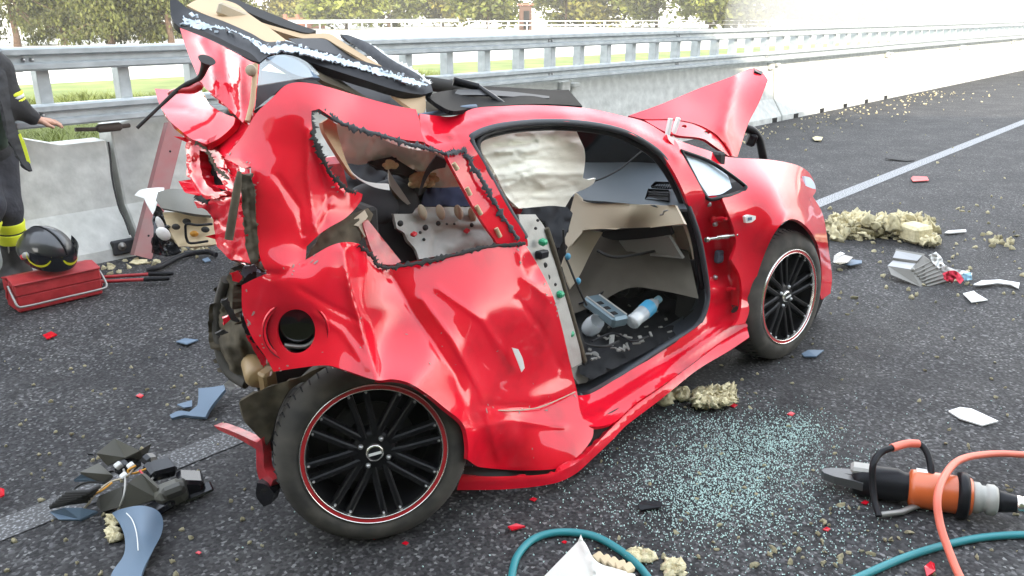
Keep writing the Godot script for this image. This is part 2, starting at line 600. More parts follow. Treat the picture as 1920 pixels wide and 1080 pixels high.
	tri_tex(soil, noise_tex(0.01, lin(0.1, 0.14, 0.03), lin(0.24, 0.27, 0.08), 512, FastNoiseLite.TYPE_SIMPLEX_SMOOTH, 8, null, 6), 0.12, true)
	M.soil = soil
	M.bank = mat(0.05, 0.06, 0.025, 0.95)
	M.pale = mat(0.55, 0.53, 0.46, 0.95)
	var bk := mat(1, 1, 1, 0.9)
	tri_tex(bk, noise_tex(0.03, lin(0.05, 0.03, 0.02), lin(0.16, 0.1, 0.065), 256), 1.0)
	M.bark = bk
	for nm in [["leaf", 0.2, 0.22, 0.035], ["leaf_b", 0.24, 0.22, 0.04], ["needle", 0.105, 0.115, 0.022], ["blade", 0.17, 0.2, 0.05]]:
		var lf := mat(nm[1], nm[2], nm[3], 0.7)
		lf.backlight_enabled = true
		lf.backlight = lin(nm[1] * 0.9, nm[2] * 0.9, nm[3] * 0.5)
		lf.cull_mode = BaseMaterial3D.CULL_DISABLED
		lf.vertex_color_use_as_albedo = true
		M[nm[0]] = lf
	var foam := mat(1, 1, 1, 0.95)
	tri_tex(foam, noise_tex(0.03, lin(0.5, 0.42, 0.23), lin(0.84, 0.76, 0.52), 256, FastNoiseLite.TYPE_SIMPLEX_SMOOTH, 6), 4.0)
	bumpy(foam, 0.06, 0.5)
	M.foam = foam
	var gl := mat(0.75, 0.85, 0.85, 0.02)
	gl.transparency = BaseMaterial3D.TRANSPARENCY_ALPHA
	gl.albedo_color.a = 0.22
	M.glass = gl
	M.shard = mat(0.5, 0.68, 0.63, 0.2)
	M.red = mat(0.5, 0.02, 0.025, 0.45)
	M.orange = mat(0.7, 0.16, 0.05, 0.4)
	M.green = mat(0.02, 0.3, 0.14, 0.4)
	M.sky = mat(0.08, 0.3, 0.45, 0.4)
	M.navy = mat(0.03, 0.04, 0.09, 0.9)
	M.hose_red = mat(0.72, 0.16, 0.1, 0.45)
	M.hose_teal = mat(0.02, 0.2, 0.22, 0.4)
	M.orange_gloss = mat(0.62, 0.11, 0.015, 0.25)
	M.orange_gloss.clearcoat_enabled = true
	M.steel_dull = mat(0.3, 0.29, 0.27, 0.45, 0.7)
	M.blade_steel = mat(0.12, 0.12, 0.12, 0.4, 0.6)
	M.brass = mat(0.3, 0.2, 0.09, 0.5)
	M.olive = mat(0.12, 0.115, 0.095, 0.6)
	M.olive_dark = mat(0.06, 0.058, 0.05, 0.6)
	M.amber = mat(0.65, 0.3, 0.03, 0.5)
	var bm := mat(1, 1, 1, 0.6)
	tri_tex(bm, noise_tex(0.012, lin(0.26, 0.2, 0.19), lin(0.36, 0.08, 0.085), 256, FastNoiseLite.TYPE_SIMPLEX_SMOOTH, 21), 1.2)
	M.beam = bm
	M.roof_black = mat(0.008, 0.008, 0.009, 0.5)
	M.roof_black.metallic_specular = 0.05
	M.rust = mat(0.05, 0.035, 0.028, 0.8)
	M.foam_panel = mat(0.62, 0.5, 0.32, 0.9)
	M.ivory = mat(0.68, 0.66, 0.6, 0.5)
	M.tray_top = mat(0.36, 0.36, 0.36, 0.5)
	M.red_cloth = mat(0.6, 0.03, 0.06, 0.9)
	M.sky_pale = mat(0.35, 0.6, 0.75, 0.4)
	M.clear = mat(0.9, 0.95, 0.97, 0.05)
	M.clear.transparency = BaseMaterial3D.TRANSPARENCY_ALPHA
	M.clear.albedo_color.a = 0.35
	M.label = mat(0.05, 0.3, 0.5, 0.5)
	M.steel_blue = mat(0.16, 0.22, 0.25, 0.4, 0.4)
	var tr := mat(1, 1, 1, 0.5)
	tri_tex(tr, noise_tex(0.02, lin(0.3, 0.012, 0.016), lin(0.46, 0.03, 0.035), 256, FastNoiseLite.TYPE_SIMPLEX_SMOOTH, 31), 2.0)
	M.tool_red = tr
	M.gloss_black = mat(0.006, 0.006, 0.008, 0.06)
	M.gloss_black.clearcoat_enabled = true
	M.gloss_visor = mat(0.012, 0.014, 0.02, 0.05)
	M.yellow = mat(0.72, 0.72, 0.02, 0.5)
	M.hivis = mat(0.68, 0.74, 0.03, 0.6)
	M.silver = mat(0.5, 0.5, 0.48, 0.4)
	M.skin = mat(0.46, 0.25, 0.17, 0.55)
	M.jacket = mat(0.02, 0.02, 0.022, 0.85)
	bumpy(M.jacket, 0.05, 0.5, 12, 256)
	M.jacket.uv1_triplanar = true
	M.trousers = mat(0.022, 0.023, 0.03, 0.85)
	bumpy(M.trousers, 0.04, 1.0, 14, 256)
	M.trousers.uv1_triplanar = true
	M.shirt = mat(0.05, 0.075, 0.055, 0.9)
	M.boot = mat(0.028, 0.026, 0.025, 0.6)
	M.brick = mat(0.3, 0.12, 0.08, 0.9)
	M.brown = mat(0.09, 0.045, 0.03, 0.8)
	M.foam_tan = mat(0.42, 0.33, 0.18, 0.9)

# ---------------------------------------------------------------- the motorway
func camera_sky_sun() -> void:
	var c := Camera3D.new()
	c.name = "camera"
	c.position = EYE
	c.rotation.x = -PITCH
	c.fov = rad_to_deg(2.0 * atan(540.0 / FOC))
	c.near = 0.05
	c.far = 2000.0
	add_child(c)
	c.current = true
	var e := Environment.new()
	e.background_mode = Environment.BG_SKY
	var s := Sky.new()
	var p := ProceduralSkyMaterial.new()
	p.sky_energy_multiplier = 2.4
	p.sky_top_color = Color(0.5, 0.525, 0.56)
	p.sky_horizon_color = Color(1.0, 0.98, 0.94)
	p.sky_curve = 0.15
	p.ground_bottom_color = Color(0.3, 0.3, 0.28)
	p.ground_horizon_color = Color(0.7, 0.7, 0.66)
	p.sun_angle_max = 0.0
	s.sky_material = p
	e.sky = s
	e.tonemap_mode = Environment.TONE_MAPPER_LINEAR
	e.tonemap_exposure = 1.65
	e.sdfgi_enabled = true; e.ssao_enabled = true; e.ssil_enabled = true
	e.fog_enabled = true
	e.fog_density = 0.0012
	e.volumetric_fog_enabled = true
	e.volumetric_fog_density = 0.0
	e.fog_light_color = Color(1.0, 0.99, 0.95)
	var w := WorldEnvironment.new()
	w.name = "world_environment"
	w.environment = e
	add_child(w)
	var l := DirectionalLight3D.new()
	l.name = "sun"
	l.light_energy = 1.6
	l.light_color = Color(1.0, 0.95, 0.86)
	l.light_angular_distance = 0.5
	l.shadow_enabled = true
	add_child(l)
	l.look_at_from_position(Vector3(5.0, tan(deg_to_rad(26.0)) * 20.6, 20.0), Vector3.ZERO)
func flat_quad(a: Vector3, b: Vector3, c: Vector3, d: Vector3, nu: int, nv: int) -> MB:
	var mb := MB.new()
	var rows := []
	for j in nv + 1:
		var row := []
		for i in nu + 1:
			row.append(a.lerp(b, float(i) / nu).lerp(d.lerp(c, float(i) / nu), float(j) / nv))
		rows.append(row)
	mb.grid(rows)
	return mb
func setting() -> void:
	struct("terrain", flat_quad(Vector3(-900, -0.06, 300), Vector3(900, -0.06, 300), Vector3(900, -0.06, -1500), Vector3(-900, -0.06, -1500), 4, 4), M.pale)
	struct("road", flat_quad(rd(-60, 9.5), rd(700, 9.5), rd(700, -6.6), rd(-60, -6.6), 60, 4), M.asphalt)
	struct("road_marking", flat_quad(rd(-60, -2.75, 0.004), rd(3.2, -2.75, 0.004), rd(3.2, -2.89, 0.004), rd(-60, -2.89, 0.004), 10, 1), M.line_worn)
	struct("road_marking", flat_quad(rd(3.2, -2.75, 0.004), rd(700, -2.75, 0.004), rd(700, -2.89, 0.004), rd(3.2, -2.89, 0.004), 40, 1), M.line)
	struct("grass_verge", flat_quad(rd(-60, -6.62, -0.02), rd(120, -6.62, -0.02), rd(120, -16, -0.04), rd(-60, -27, -0.04), 8, 4), M.soil)
	# concrete barrier, 5.2 m pieces
	for k in range(-3, 30):
		var s0 := 2.26 + (k - 1) * 5.2
		barrier(s0, 5.16, k)
	guardrail()
	overpass()
	# old stains and faint tyre tracks in the asphalt
	var sm := mat(0.012, 0.012, 0.012, 0.55)
	sm.transparency = BaseMaterial3D.TRANSPARENCY_ALPHA
	sm.vertex_color_use_as_albedo = true
	sm.albedo_color = Color(1, 1, 1)
	tri_tex(sm, noise_tex(0.012, Color(0.09, 0.09, 0.09, 0.1), Color(0.1, 0.1, 0.1, 1.0), 512, FastNoiseLite.TYPE_SIMPLEX_SMOOTH, 51), 0.9, true)
	for q in [[620, 1000, .55, .35, .75], [250, 700, .5, .8, .4], [1350, 690, .7, .3, .6], [1640, 600, .8, .35, .5], [1720, 440, 1.4, .45, .55], [120, 900, .5, .5, .45], [1000, 960, .6, .25, .5], [1500, 830, .5, .4, .4], [360, 520, .6, .4, .5]]:
		var c0 := gp(q[0], q[1], 0.003)
		var mb := MB.new()
		mb.colored = true
		for k in 48:
			var a := TAU * k / 48.0
			var b := TAU * (k + 1) / 48.0
			for ring in 4:
				var r0 := ring / 4.0
				var r1 := (ring + 1) / 4.0
				var p := []
				for e in [[a, r0], [b, r0], [b, r1], [a, r1]]:
					var w: float = e[1] * (1.0 + .35 * nz.get_noise_2d(cos(e[0]) * 60 + q[0], sin(e[0]) * 60 + q[1]))
					p.append(c0 + RD * cos(e[0]) * w * q[2] + RN * sin(e[0]) * w * q[3])
				var i0 := mb.v.size()
				mb.quad(p[0], p[1], p[2], p[3])
				for i in range(i0, mb.v.size()):
					var d := mb.v[i] - c0
					var rr := Vector2(d.dot(RD) / q[2], d.dot(RN) / q[3]).length()
					mb.col[i] = Color(.1, .1, .1, q[4] * .38 * clampf(1.15 - rr, 0.0, 1.0))
		struct("road_stain", mb, sm)
	for tk in [[-1.35, .26], [.25, .26], [1.9, .3]]:
		var mb := MB.new()
		mb.colored = true
		for k in 40:
			for s in 4:
				var f := [0.0, .35, .65, 1.0]
				if s == 3: continue
				var s0 := -4.0 + k * .8
				var i0 := mb.v.size()
				mb.quad(rd(s0, tk[0] + tk[1] * f[s], .0025), rd(s0 + .8, tk[0] + tk[1] * f[s], .0025), rd(s0 + .8, tk[0] + tk[1] * f[s + 1], .0025), rd(s0, tk[0] + tk[1] * f[s + 1], .0025))
				for i in range(i0, mb.v.size()):
					var tt: float = (mb.v[i].dot(RN) - tk[0]) / tk[1]
					mb.col[i] = Color(.1, .1, .1, .3 * (1.0 if tt > .2 and tt < .8 else 0.0))
		struct("tyre_track", mb, sm)
func barrier(s0: float, L: float, k: int) -> void:
	var b := Transform3D(Basis(RD, Vector3.UP, RN), rd(s0, -5.9))
	var word: String = ["", "", "", "second", "third", "fourth", "fifth"][k + 3] if k + 3 < 7 else ""
	var lb := "weathered concrete barrier piece farther along the motorway in the glare"
	if k == 0: lb = "light grey concrete barrier piece the firefighter leans his hand on"
	if k == 1: lb = "concrete barrier piece behind the red wreck's tail and roof"
	if k == 2: lb = "concrete barrier piece behind the raised red bonnet"
	if k == 3: lb = "concrete barrier piece just beyond the raised bonnet, with dark drain notches"
	var o := thing("concrete_barrier", lb, "barrier", b, "concrete barrier pieces along the road")
	var mb := MB.new()
	var prof := [[0.16, 0.0], [0.155, 0.08], [0.01, 0.3], [-0.02, 0.34], [-0.075, 0.9], [-0.085, 0.955], [-0.1, 0.965], [-0.26, 0.965], [-0.275, 0.955], [-0.285, 0.9], [-0.34, 0.34], [-0.37, 0.3], [-0.515, 0.08], [-0.52, 0.0]]
	var stations := [0.0, 0.012, 0.3, 1.2, 2.5, 3.9, L - 0.22, L - 0.012, L] if k > 0 else [0.0, 0.012, 0.3, 1.2, 2.5, 3.9, L - 0.62, L - 0.5, L - 0.3, L - 0.012, L]
	var rows := []
	for s in stations:
		var cut := 0.965
		if k == 0 and s > L - 0.55: cut = 0.8 if s > L - 0.4 else 0.86
		if k == 1 and s < 0.1: cut = 0.9
		var row := []
		var inset: float = 0.012 if (s == 0.0 or s == L) else 0.0
		for q in prof:
			var w := 0.003 * nz.get_noise_2d(s * 300.0 + k * 100.0, q[1] * 300.0)
			row.append(Vector3(s, minf(q[1], cut), (q[0] + 0.18) * (1.0 - inset * 4.0) - 0.18 + w))
		rows.append(row)
	for i in rows.size() - 1:
		for j in prof.size() - 1: mb.quad(rows[i][j], rows[i + 1][j], rows[i + 1][j + 1], rows[i][j + 1])
	for e in [rows[0], rows[-1]]:
		for j in range(0, 6): mb.quad(e[j], e[j + 1], e[12 - j], e[13 - j])
	put("concrete_body", mb, M.concrete, o)
	if k == 3 or k == 2:
		# drain notches along the foot
		for q in (5 if k == 3 else 1):
			var nb := MB.new()
			nb.box(xf(Vector3((0.5 + q * 1.05) if k == 3 else L - .25, 0.035, 0.155)), Vector3(0.16, 0.07, 0.022), 0.0)
			put("drain_notch", nb, M.dark, o)
	if k >= 0 and k < 8:
		var c := MB.new()
		c.box(xf(Vector3(L - 0.12, 0.86, -0.05)), Vector3(0.16, 0.12, 0.06), 0.01)
		c.box(xf(Vector3(L + 0.05, 0.87, -0.03)), Vector3(0.12, 0.05, 0.07), 0.01)
		if k > 0: put("joint_clamp", c, M.concrete, o)
func guardrail() -> void:
	var b := Transform3D(Basis(RD, Vector3.UP, RN), rd(0, -5.9))
	var o := thing("guardrail", "galvanised double rail guardrail on posts along the top of the concrete barrier", "guardrail", b)
	var prof := [[0.0, 0.075], [0.035, 0.072], [0.045, 0.06], [0.045, 0.03], [0.012, 0.018], [0.01, 0.004], [0.012, -0.018], [0.045, -0.03], [0.045, -0.06], [0.035, -0.072], [0.0, -0.075], [-0.02, -0.07], [-0.02, 0.07]]
	for lv in [[1.37, 0.02], [1.02, 0.03]]:
		for k in range(-5, 30):
			var mb := MB.new()
			var s0: float = -0.62 + k * 2.58 + 2.36
			var jog := 0.004 * (k % 2)
			var dip: float = rng.randf_range(-0.006, 0.006)
			for j in prof.size():
				var p: Array = prof[j]
				var q: Array = prof[(j + 1) % prof.size()]
				mb.quad(Vector3(s0 - 0.1, lv[0] + p[1] + dip, lv[1] + p[0] + jog), Vector3(s0 + 2.58, lv[0] + p[1] + dip * 0.5, lv[1] + p[0] + jog), Vector3(s0 + 2.58, lv[0] + q[1] + dip * 0.5, lv[1] + q[0] + jog), Vector3(s0 - 0.1, lv[0] + q[1] + dip, lv[1] + q[0] + jog))
			var r := put("rail", mb, M.zinc, o)
			if k > -2 and k < 5:
				for bx in [[0.02, 0.0], [-0.03, 0.0]]:
					var bt := MB.new()
					bt.lathe(Transform3D(Basis(Vector3.RIGHT, Vector3(0, 0, 1), Vector3(0, -1, 0)), Vector3(s0 + bx[0] + 0.05, lv[0], lv[1] + 0.012 + jog)), [[0.0, 0.014], [0.012, 0.013], [0.014, 0.0]], 10)
					put("bolt", bt, M.steel, r)
	for k in range(-6, 130):
		var mb := MB.new()
		var s := 1.87 + k * 0.5175
		var lean := Transform3D(Basis(Vector3(0, 0, 1), 0.0), Vector3(s, 1.18, -0.06))
		mb.box(lean * xf(Vector3(0, 0, 0.05)), Vector3(0.075, 0.3, 0.008), 0.0)
		mb.box(lean * xf(Vector3(-0.035, 0, 0.0)), Vector3(0.008, 0.3, 0.1), 0.0)
		mb.box(lean * xf(Vector3(0, 0, -0.05)), Vector3(0.075, 0.3, 0.008), 0.0)
		put("post", mb, M.zinc, o)
func overpass() -> void:
	# the tall embankment behind the viewpoint that keeps this stretch of road in shade
	for q in [[-120.0, -30.0], [-7.0, 140.0]]:
		var mb := MB.new()
		var pr := [[3.6, -.1], [5.0, 5.4], [6.6, 10.3], [14.0, 10.4], [30.0, 0.0]]
		var rows := []
		for i in 41:
			var x: float = lerpf(q[0], q[1], i / 40.0)
			var row := []
			for p in pr: row.append(Vector3(x, p[1] + (0.5 * nz.get_noise_2d(x * 20.0, p[0] * 20.0) if p[1] > 1.0 else 0.0), p[0] + (1.0 * nz.get_noise_2d(p[1] * 30.0, x * 10.0) if p[1] > 1.0 else 0.0)))
			rows.append(row)
		mb.grid(rows)
		struct("embankment", mb, M.bank)
	var d := MB.new()
	d.box(xf(Vector3(-18.5, 8.6, 9.5)), Vector3(26, 3.6, 7), .05)
	struct("overpass_deck", d, M.concrete)
	var fv := FogVolume.new()
	fv.name = "mist"
	fv.shape = RenderingServer.FOG_VOLUME_SHAPE_ELLIPSOID
	fv.size = Vector3(90, 40, 230)
	fv.rotation.y = -0.74
	fv.position = Vector3(95, 1, -102)
	var fm := FogMaterial.new()
	fm.density = 0.014
	fm.albedo = Color(1, 0.99, 0.96)
	fv.material = fm
	add_child(fv)
	tag(fv, "bright haze hanging over the sunlit road ahead", "", "", "stuff")

# ---------------------------------------------------------------- the wrecked car (car coordinates: x forward, y up, z outward)
var car: Node3D
func wrecked_car() -> void:
	car = thing("wrecked_car", "crushed red three-door hatchback with missing door, black rims and roof torn open", "car", Transform3D(Basis(CA, Vector3.UP, CZ), CR))
	body_side()
	tail()
	roof_wreck()
	cabin()
	wheel("rear_wheel", cz(703, 850, 0), 24.0, 7.0, 0.236, 0.312)
	wheel("front_wheel", cz(1477, 556, 0), 0.0, 5.0, 0.237, 0.325)
func body_side() -> void:
	var P: Material = M.paint
	var hole := []
	for k in 16: hole.append_array([555 + 36 * cos(TAU * k / 16), 621 + 41 * sin(TAU * k / 16)])
	sheet("rear_quarter_panel", P, car, [542,157, 593,158, 673,180, 740,198, 780,205, 786,225, 790,247, 797,266, 760,262, 707,248, 640,229, 598,204, 584,208, 584,228, 590,260, 607,300, 623,327, 647,350, 680,364, 676,378, 650,407, 607,433, 575,462, 573,487, 630,457, 672,457, 697,480, 708,498, 740,501, 833,482, 910,464, 950,457, 985,458, 1010,500, 1035,550, 1050,600, 1062,650, 1072,695, 1082,735, 1087,767, 1093,785, 1113,795, 1110,822, 1080,858, 1035,880, 900,876, 877,862, 878,835, 868,795, 833,764, 800,738, 767,718, 737,711, 707,713, 647,694, 613,685, 560,690, 513,697, 497,668, 473,633, 455,585, 453,535, 478,522, 500,513, 487,480, 480,400, 473,345, 470,312, 455,315, 440,306, 420,297, 453,257, 480,213, 507,187],
		[542,157,-.25, 562,188,-.2, 673,180,-.3, 780,205,-.3, 707,248,-.21, 797,266,-.2, 600,206,-.19, 480,213,-.26, 420,297,-.32, 450,300,-.25, 560,280,-.165, 520,350,-.145, 480,350,-.16, 480,450,-.15, 600,330,-.16, 670,365,-.18, 640,405,-.16, 573,470,-.11, 530,500,-.075, 500,513,-.1, 455,540,-.18, 456,590,-.18, 497,665,-.11, 513,697,-.08, 560,620,-.04, 560,690,-.02, 620,560,-.03, 620,500,-.045, 620,465,-.08, 690,470,-.15, 740,503,-.13, 833,488,-.11, 985,462,-.1, 880,580,-.01, 1000,600,-.02, 1060,700,-.02, 700,700,.07, 770,715,.12, 805,740,.13, 840,770,.15, 868,795,.165, 876,840,.165, 878,862,.15, 905,830,.06, 950,700,.0, 1000,860,.1, 1110,822,.13, 1080,858,.16, 1035,880,.14, 900,876,.06, 950,800,.04, 740,620,-.03, 960,530,-.05],
		{"step": 6.0, "bstep": 5.0, "holes": [hole], "noise": .0016, "fr": .008, "chips": [[[420,297,450,300,475,330,485,400], 9, 10, .9], [[500,513,530,515,570,490,600,470], 9, 10, 1.0], [[455,540,470,600,500,670], 9, 12, 1.0], [[513,697,560,690,613,685,647,693], 6, 8, .9], [[645,470,657,540,682,630,705,712], 5, 8, .7], [[905,765,1000,768,1080,738], 12, 7, .9], [[975,470,1000,520,1040,580], 10, 12, 1.0], [[600,300,640,360,680,370], 6, 10, 1.0], [[700,600,900,800], 14, 120, .6]], "creases": [[.034, 17.0, [645,470, 657,540, 682,630, 705,712]], [-.026, 24.0, [735,520, 790,610, 850,700, 885,790]], [.014, 9.0, [790,560, 850,640, 900,730, 935,860]], [.008, 5.0, [820,540, 905,600, 960,690]], [-.006, 4.0, [560,540, 620,575, 670,600]], [.006, 4.0, [590,590, 640,620, 690,690]], [-.006, 4.0, [970,560, 1010,610, 1050,690]], [.007, 4.0, [900,800, 960,790, 1060,800]], [-.007, 5.0, [520,330, 560,390, 570,440]], [.006, 4.0, [620,380, 590,420, 575,450]], [.012, 10.0, [420,297, 450,296, 480,320]], [.009, 5.0, [575,240, 577,330, 592,430]], [-.008, 5.0, [598,300, 612,370, 608,420]], [-.012, 9.0, [500,513, 530,515, 570,490]], [.012, 12.0, [975,470, 985,520, 1030,560]], [.012,12.0,[600,225,598,300,640,360]], [-.01,8.0,[905,760,1000,765,1080,735]]], "dents": [[560,621,62,-.012], [735,640,80,-.02], [640,340,50,-.015], [930,815,55,.02], [1005,500,35,-.02], [560,420,70,.012]]})
	sheet("side_frame", P, car, [787,213, 820,217, 850,218, 890,203, 940,199, 1000,197, 1100,203, 1167,217, 1210,229, 1250,253, 1268,266, 1277,285, 1300,325, 1325,372, 1346,368, 1360,385, 1374,412, 1382,447, 1378,480, 1385,530, 1390,570, 1398,600, 1402,612, 1340,652, 1240,724, 1193,755, 1150,792, 1113,800, 1090,792, 1084,767, 1080,742, 1107,738, 1173,699, 1240,655, 1300,619, 1317,602, 1328,570, 1329,540, 1321,485, 1309,433, 1292,387, 1276,347, 1252,304, 1229,278, 1183,251, 1133,236, 1067,228, 1000,228, 933,236, 892,250, 880,263, 911,313, 951,387, 988,447, 990,462, 932,456, 900,409, 867,349, 840,299, 835,286, 800,270, 790,262],
		[850,218,-.34, 1000,197,-.37, 1100,203,-.37, 1210,229,-.33, 1268,266,-.25, 933,236,-.24, 1067,228,-.26, 1183,251,-.24, 1252,304,-.18, 1292,387,-.12, 1329,540,-.09, 1317,602,-.07, 1173,699,-.07, 1080,742,-.07, 800,240,-.27, 790,262,-.22, 835,286,-.19, 867,349,-.16, 930,435,-.11, 911,313,-.18, 988,450,-.1, 880,263,-.21, 1300,325,-.15, 1325,372,-.11, 1350,420,-.15, 1350,500,-.15, 1345,570,-.1, 1398,600,-.02, 1340,652,.0, 1240,724,.06, 1150,792,.1, 1113,800,.11, 1250,690,-.02, 1382,447,-.06, 1385,530,-.06],
		{"step": 7.0, "bstep": 5.0, "noise": .001, "creases": [[.014, 7.0, [850,236, 940,213, 1000,209, 1100,215, 1180,236, 1250,276, 1275,300]], [.012, 5.0, [1110,785, 1240,700, 1330,638, 1392,592]], [-.012, 4.0, [1100,765, 1240,680, 1330,618, 1380,580]], [.01, 4.0, [1345,380,1352,470,1345,560]], [-.02, 6.0, [1365,400,1368,500,1372,590]], [.012,5.0,[800,225,830,235,850,260]], [-.012,5.0,[790,240,815,262,860,262]]], "dents": [[1350,410,20,-.02], [1350,520,22,-.02]]})
	sheet("front_wing", P, car, [1250,252, 1280,266, 1327,282, 1363,294, 1437,299, 1473,304, 1500,312, 1517,324, 1526,340, 1530,357, 1524,368, 1540,395, 1547,420, 1554,470, 1560,520, 1557,550, 1541,562, 1538,553, 1541,520, 1536,470, 1524,440, 1508,421, 1490,411, 1472,415, 1455,433, 1440,461, 1425,500, 1412,545, 1403,590, 1397,606, 1376,611, 1386,595, 1391,550, 1387,517, 1371,487, 1380,458, 1376,428, 1354,372, 1387,362, 1400,352, 1393,343, 1363,322, 1327,300, 1277,281, 1255,264],
		[1363,295,-.24, 1437,299,-.26, 1280,266,-.27, 1255,264,-.24, 1327,300,-.2, 1393,343,-.12, 1500,312,-.36, 1526,340,-.42, 1400,352,-.1, 1354,372,-.08, 1420,400,-.03, 1376,428,-.05, 1380,458,-.05, 1391,550,-.02, 1480,400,.01, 1450,350,-.08, 1500,360,-.16, 1540,395,-.25, 1554,470,-.14, 1557,550,-.1, 1524,440,.0, 1440,461,.01, 1405,590,.0, 1508,421,.01, 1400,320,-.17],
		{"step": 7.0, "bstep": 5.0, "noise": .0006, "creases": [[.012, 7.0, [1434,465, 1452,430, 1475,405, 1500,405, 1525,430, 1542,470]], [-.012, 6.0, [1520,365, 1530,420, 1545,470]]], "dents": [[1392,560,18,-.01]]})
	var sk := sheet("side_skirt", P, car, [1400,611, 1405,632, 1370,656, 1307,694, 1240,748, 1173,799, 1150,823, 1110,861, 1078,889, 1040,906, 955,917, 857,919, 864,893, 950,893, 1035,887, 1080,869, 1112,839, 1150,799, 1195,758, 1240,727, 1340,652],
		[1400,611,.25, 1405,632,.22, 1340,652,.22, 1307,694,.18, 1240,748,.14, 1240,727,.18, 1150,823,.08, 1150,799,.12, 1110,861,.06, 1112,839,.1, 1078,889,.05, 1080,869,.09, 1040,906,.05, 1035,887,.09, 950,893,.1, 955,917,.055, 857,919,.06, 864,893,.11], {"by": 1, "step": 7.0, "lip": .03, "noise": .0, "creases": [[.004, 4.0, [1400,622, 1307,682, 1173,786, 1110,848, 1040,895, 860,905]]]})
	sheet("sill_core", M.soot, car, [870,874, 1035,878, 1080,858, 1113,794, 1200,745, 1200,765, 1120,850, 1080,885, 1035,900, 870,905], [870,880,-.02, 1035,878,.08, 1113,794,.07, 1200,755,.04, 1035,900,.1], {"step": 12.0, "lip": .0})
	# raised, buckled bonnet
	var hd := sheet("bonnet", P, car, [1178,217, 1240,195, 1310,166, 1373,143, 1400,131, 1413,128, 1430,137, 1440,150, 1423,193, 1403,232, 1383,294, 1371,293, 1357,268, 1340,250, 1307,233, 1263,224, 1207,223],
		[1178,217,-.58, 1413,128,-.78, 1440,150,-.66, 1383,294,-.45, 1307,233,-.5, 1300,190,-.62, 1360,240,-.5, 1400,200,-.58, 1373,143,-.72, 1263,224,-.52], {"step": 9.0, "noise": .001, "lip": .02, "creases": [[.03, 9.0, [1380,140, 1368,190, 1357,240, 1378,290]]]})
	var holes := []
	for h in [[1283,237,5,3], [1326,248,6,3.5], [1362,271,3,2], [1368,284,2,2]]:
		var q := []
		for k in 8: q.append_array([h[0] + h[2] * cos(TAU * k / 8), h[1] + h[3] * sin(TAU * k / 8)])
		holes.append(q)
	sheet("inner_flange", P, hd, [1207,224, 1263,226, 1307,235, 1340,252, 1357,270, 1373,294, 1366,292, 1340,274, 1318,260, 1273,254, 1250,248, 1223,234], [1207,224,-.55, 1307,235,-.5, 1373,294,-.44, 1273,254,-.42, 1340,274,-.42], {"step": 6.0, "bstep": 4.0, "holes": holes})
	var lt := MB.new()
	lt.box(Transform3D(Basis(Vector3(0, 0, 1), -0.4), cz(1266,240,-.44)), Vector3(.02, .1, .02), .003)
	lt.box(Transform3D(Basis(Vector3(0, 0, 1), -0.2), cz(1254,240,-.44)), Vector3(.02, .09, .02), .003)
	put("latch", lt, M.white, hd)
	var br := MB.new()
	br.tube(spline([cz(1396,240,-.62), cz(1412,246,-.6), cz(1424,262,-.58), cz(1429,285,-.56), cz(1434,312,-.56)], 4), .024, 8)
	br.box(xf(cz(1410,262,-.6), .4, .3), Vector3(.05, .07, .05), .01)
	put("bonnet_hinge", br, M.black, car)
	var tc := MB.new()
	tc.plate([cz(1413,127,-.79), cz(1431,135,-.73), cz(1428,139,-.71), cz(1416,133,-.74)], Vector3(0.3, 0.8, 0.5).normalized(), .02)
	put("edge_seal", tc, M.black, hd)
	# engine bay, dark behind the wing
	var eb := MB.new()
	eb.box(xf(Vector3(2.3, .55, -.85)), Vector3(.8, .6, 1.1), .05)
	eb.box(xf(Vector3(2.25, .82, -.75)), Vector3(.6, .12, .7), .04)
	put("engine", eb, M.soot, car)
	sheet("headlight", M.ice, car, [1508,330, 1520,334, 1528,346, 1530,358, 1522,363, 1512,352], [1508,330,-.3, 1528,346,-.38, 1512,352,-.28], {"step": 5.0, "bstep": 3.0})
	sheet("wheel_arch_liner", M.dark, car, [1380,470, 1440,440, 1500,395, 1556,440, 1550,540, 1528,600, 1400,640], [1440,440,-.2, 1500,395,-.16, 1556,440,-.2, 1550,540,-.2, 1400,640,-.2], {"step": 14.0, "lip": .0})
	# quarter light
	var gf := band("quarter_light_frame", M.black, car, [1277,283,-.215, 1327,301,-.19, 1363,323,-.15, 1395,347,-.11, 1397,353,-.1, 1386,361,-.1, 1354,370,-.09, 1325,371,-.11, 1300,327,-.165, 1277,283,-.215], .009)
	var pane := sheet("pane", M.ice, gf, [1283,290, 1327,305, 1363,328, 1372,352, 1352,364, 1328,367, 1302,326], [1283,290,-.22, 1363,328,-.16, 1352,364,-.11, 1328,367,-.12], {"step": 9.0, "lip": .004})
	# side repeater
	var lamp := sheet("side_marker", M.white, car, [1397,406, 1405,403, 1417,405, 1417,411, 1409,417, 1399,418], [1397,406,-.018, 1417,405,-.012, 1409,417,-.012], {"step": 5.0, "bstep": 3.0})
	sheet("badge", M.slate, lamp, [1403,408, 1410,407, 1410,413, 1403,414], [1403,408,-.011, 1410,407,-.008, 1403,414,-.01], {"step": 4.0, "bstep": 3.0, "lip": .002})
	# hinge pillar fittings
	for h in [[1326,449,1383,440], [1338,412,1362,410], [1352,544,1378,541]]:
		var hb := MB.new()
		var a := cz(h[0], h[1], -.13); var b := cz(h[2], h[3], -.05)
		hb.tube([a, a.lerp(b, .3), a.lerp(b, .32), a.lerp(b, .7), a.lerp(b, .72), b], [.008, .008, .012, .012, .007, .007], 8)
		hb.blob(xf(a, 0, 0, 0, Vector3(.016, .016, .016)), nz, 0.0, 1.0, 6, 8)
		put("door_hinge", hb, M.chrome if h[0] == 1326 else P, car)
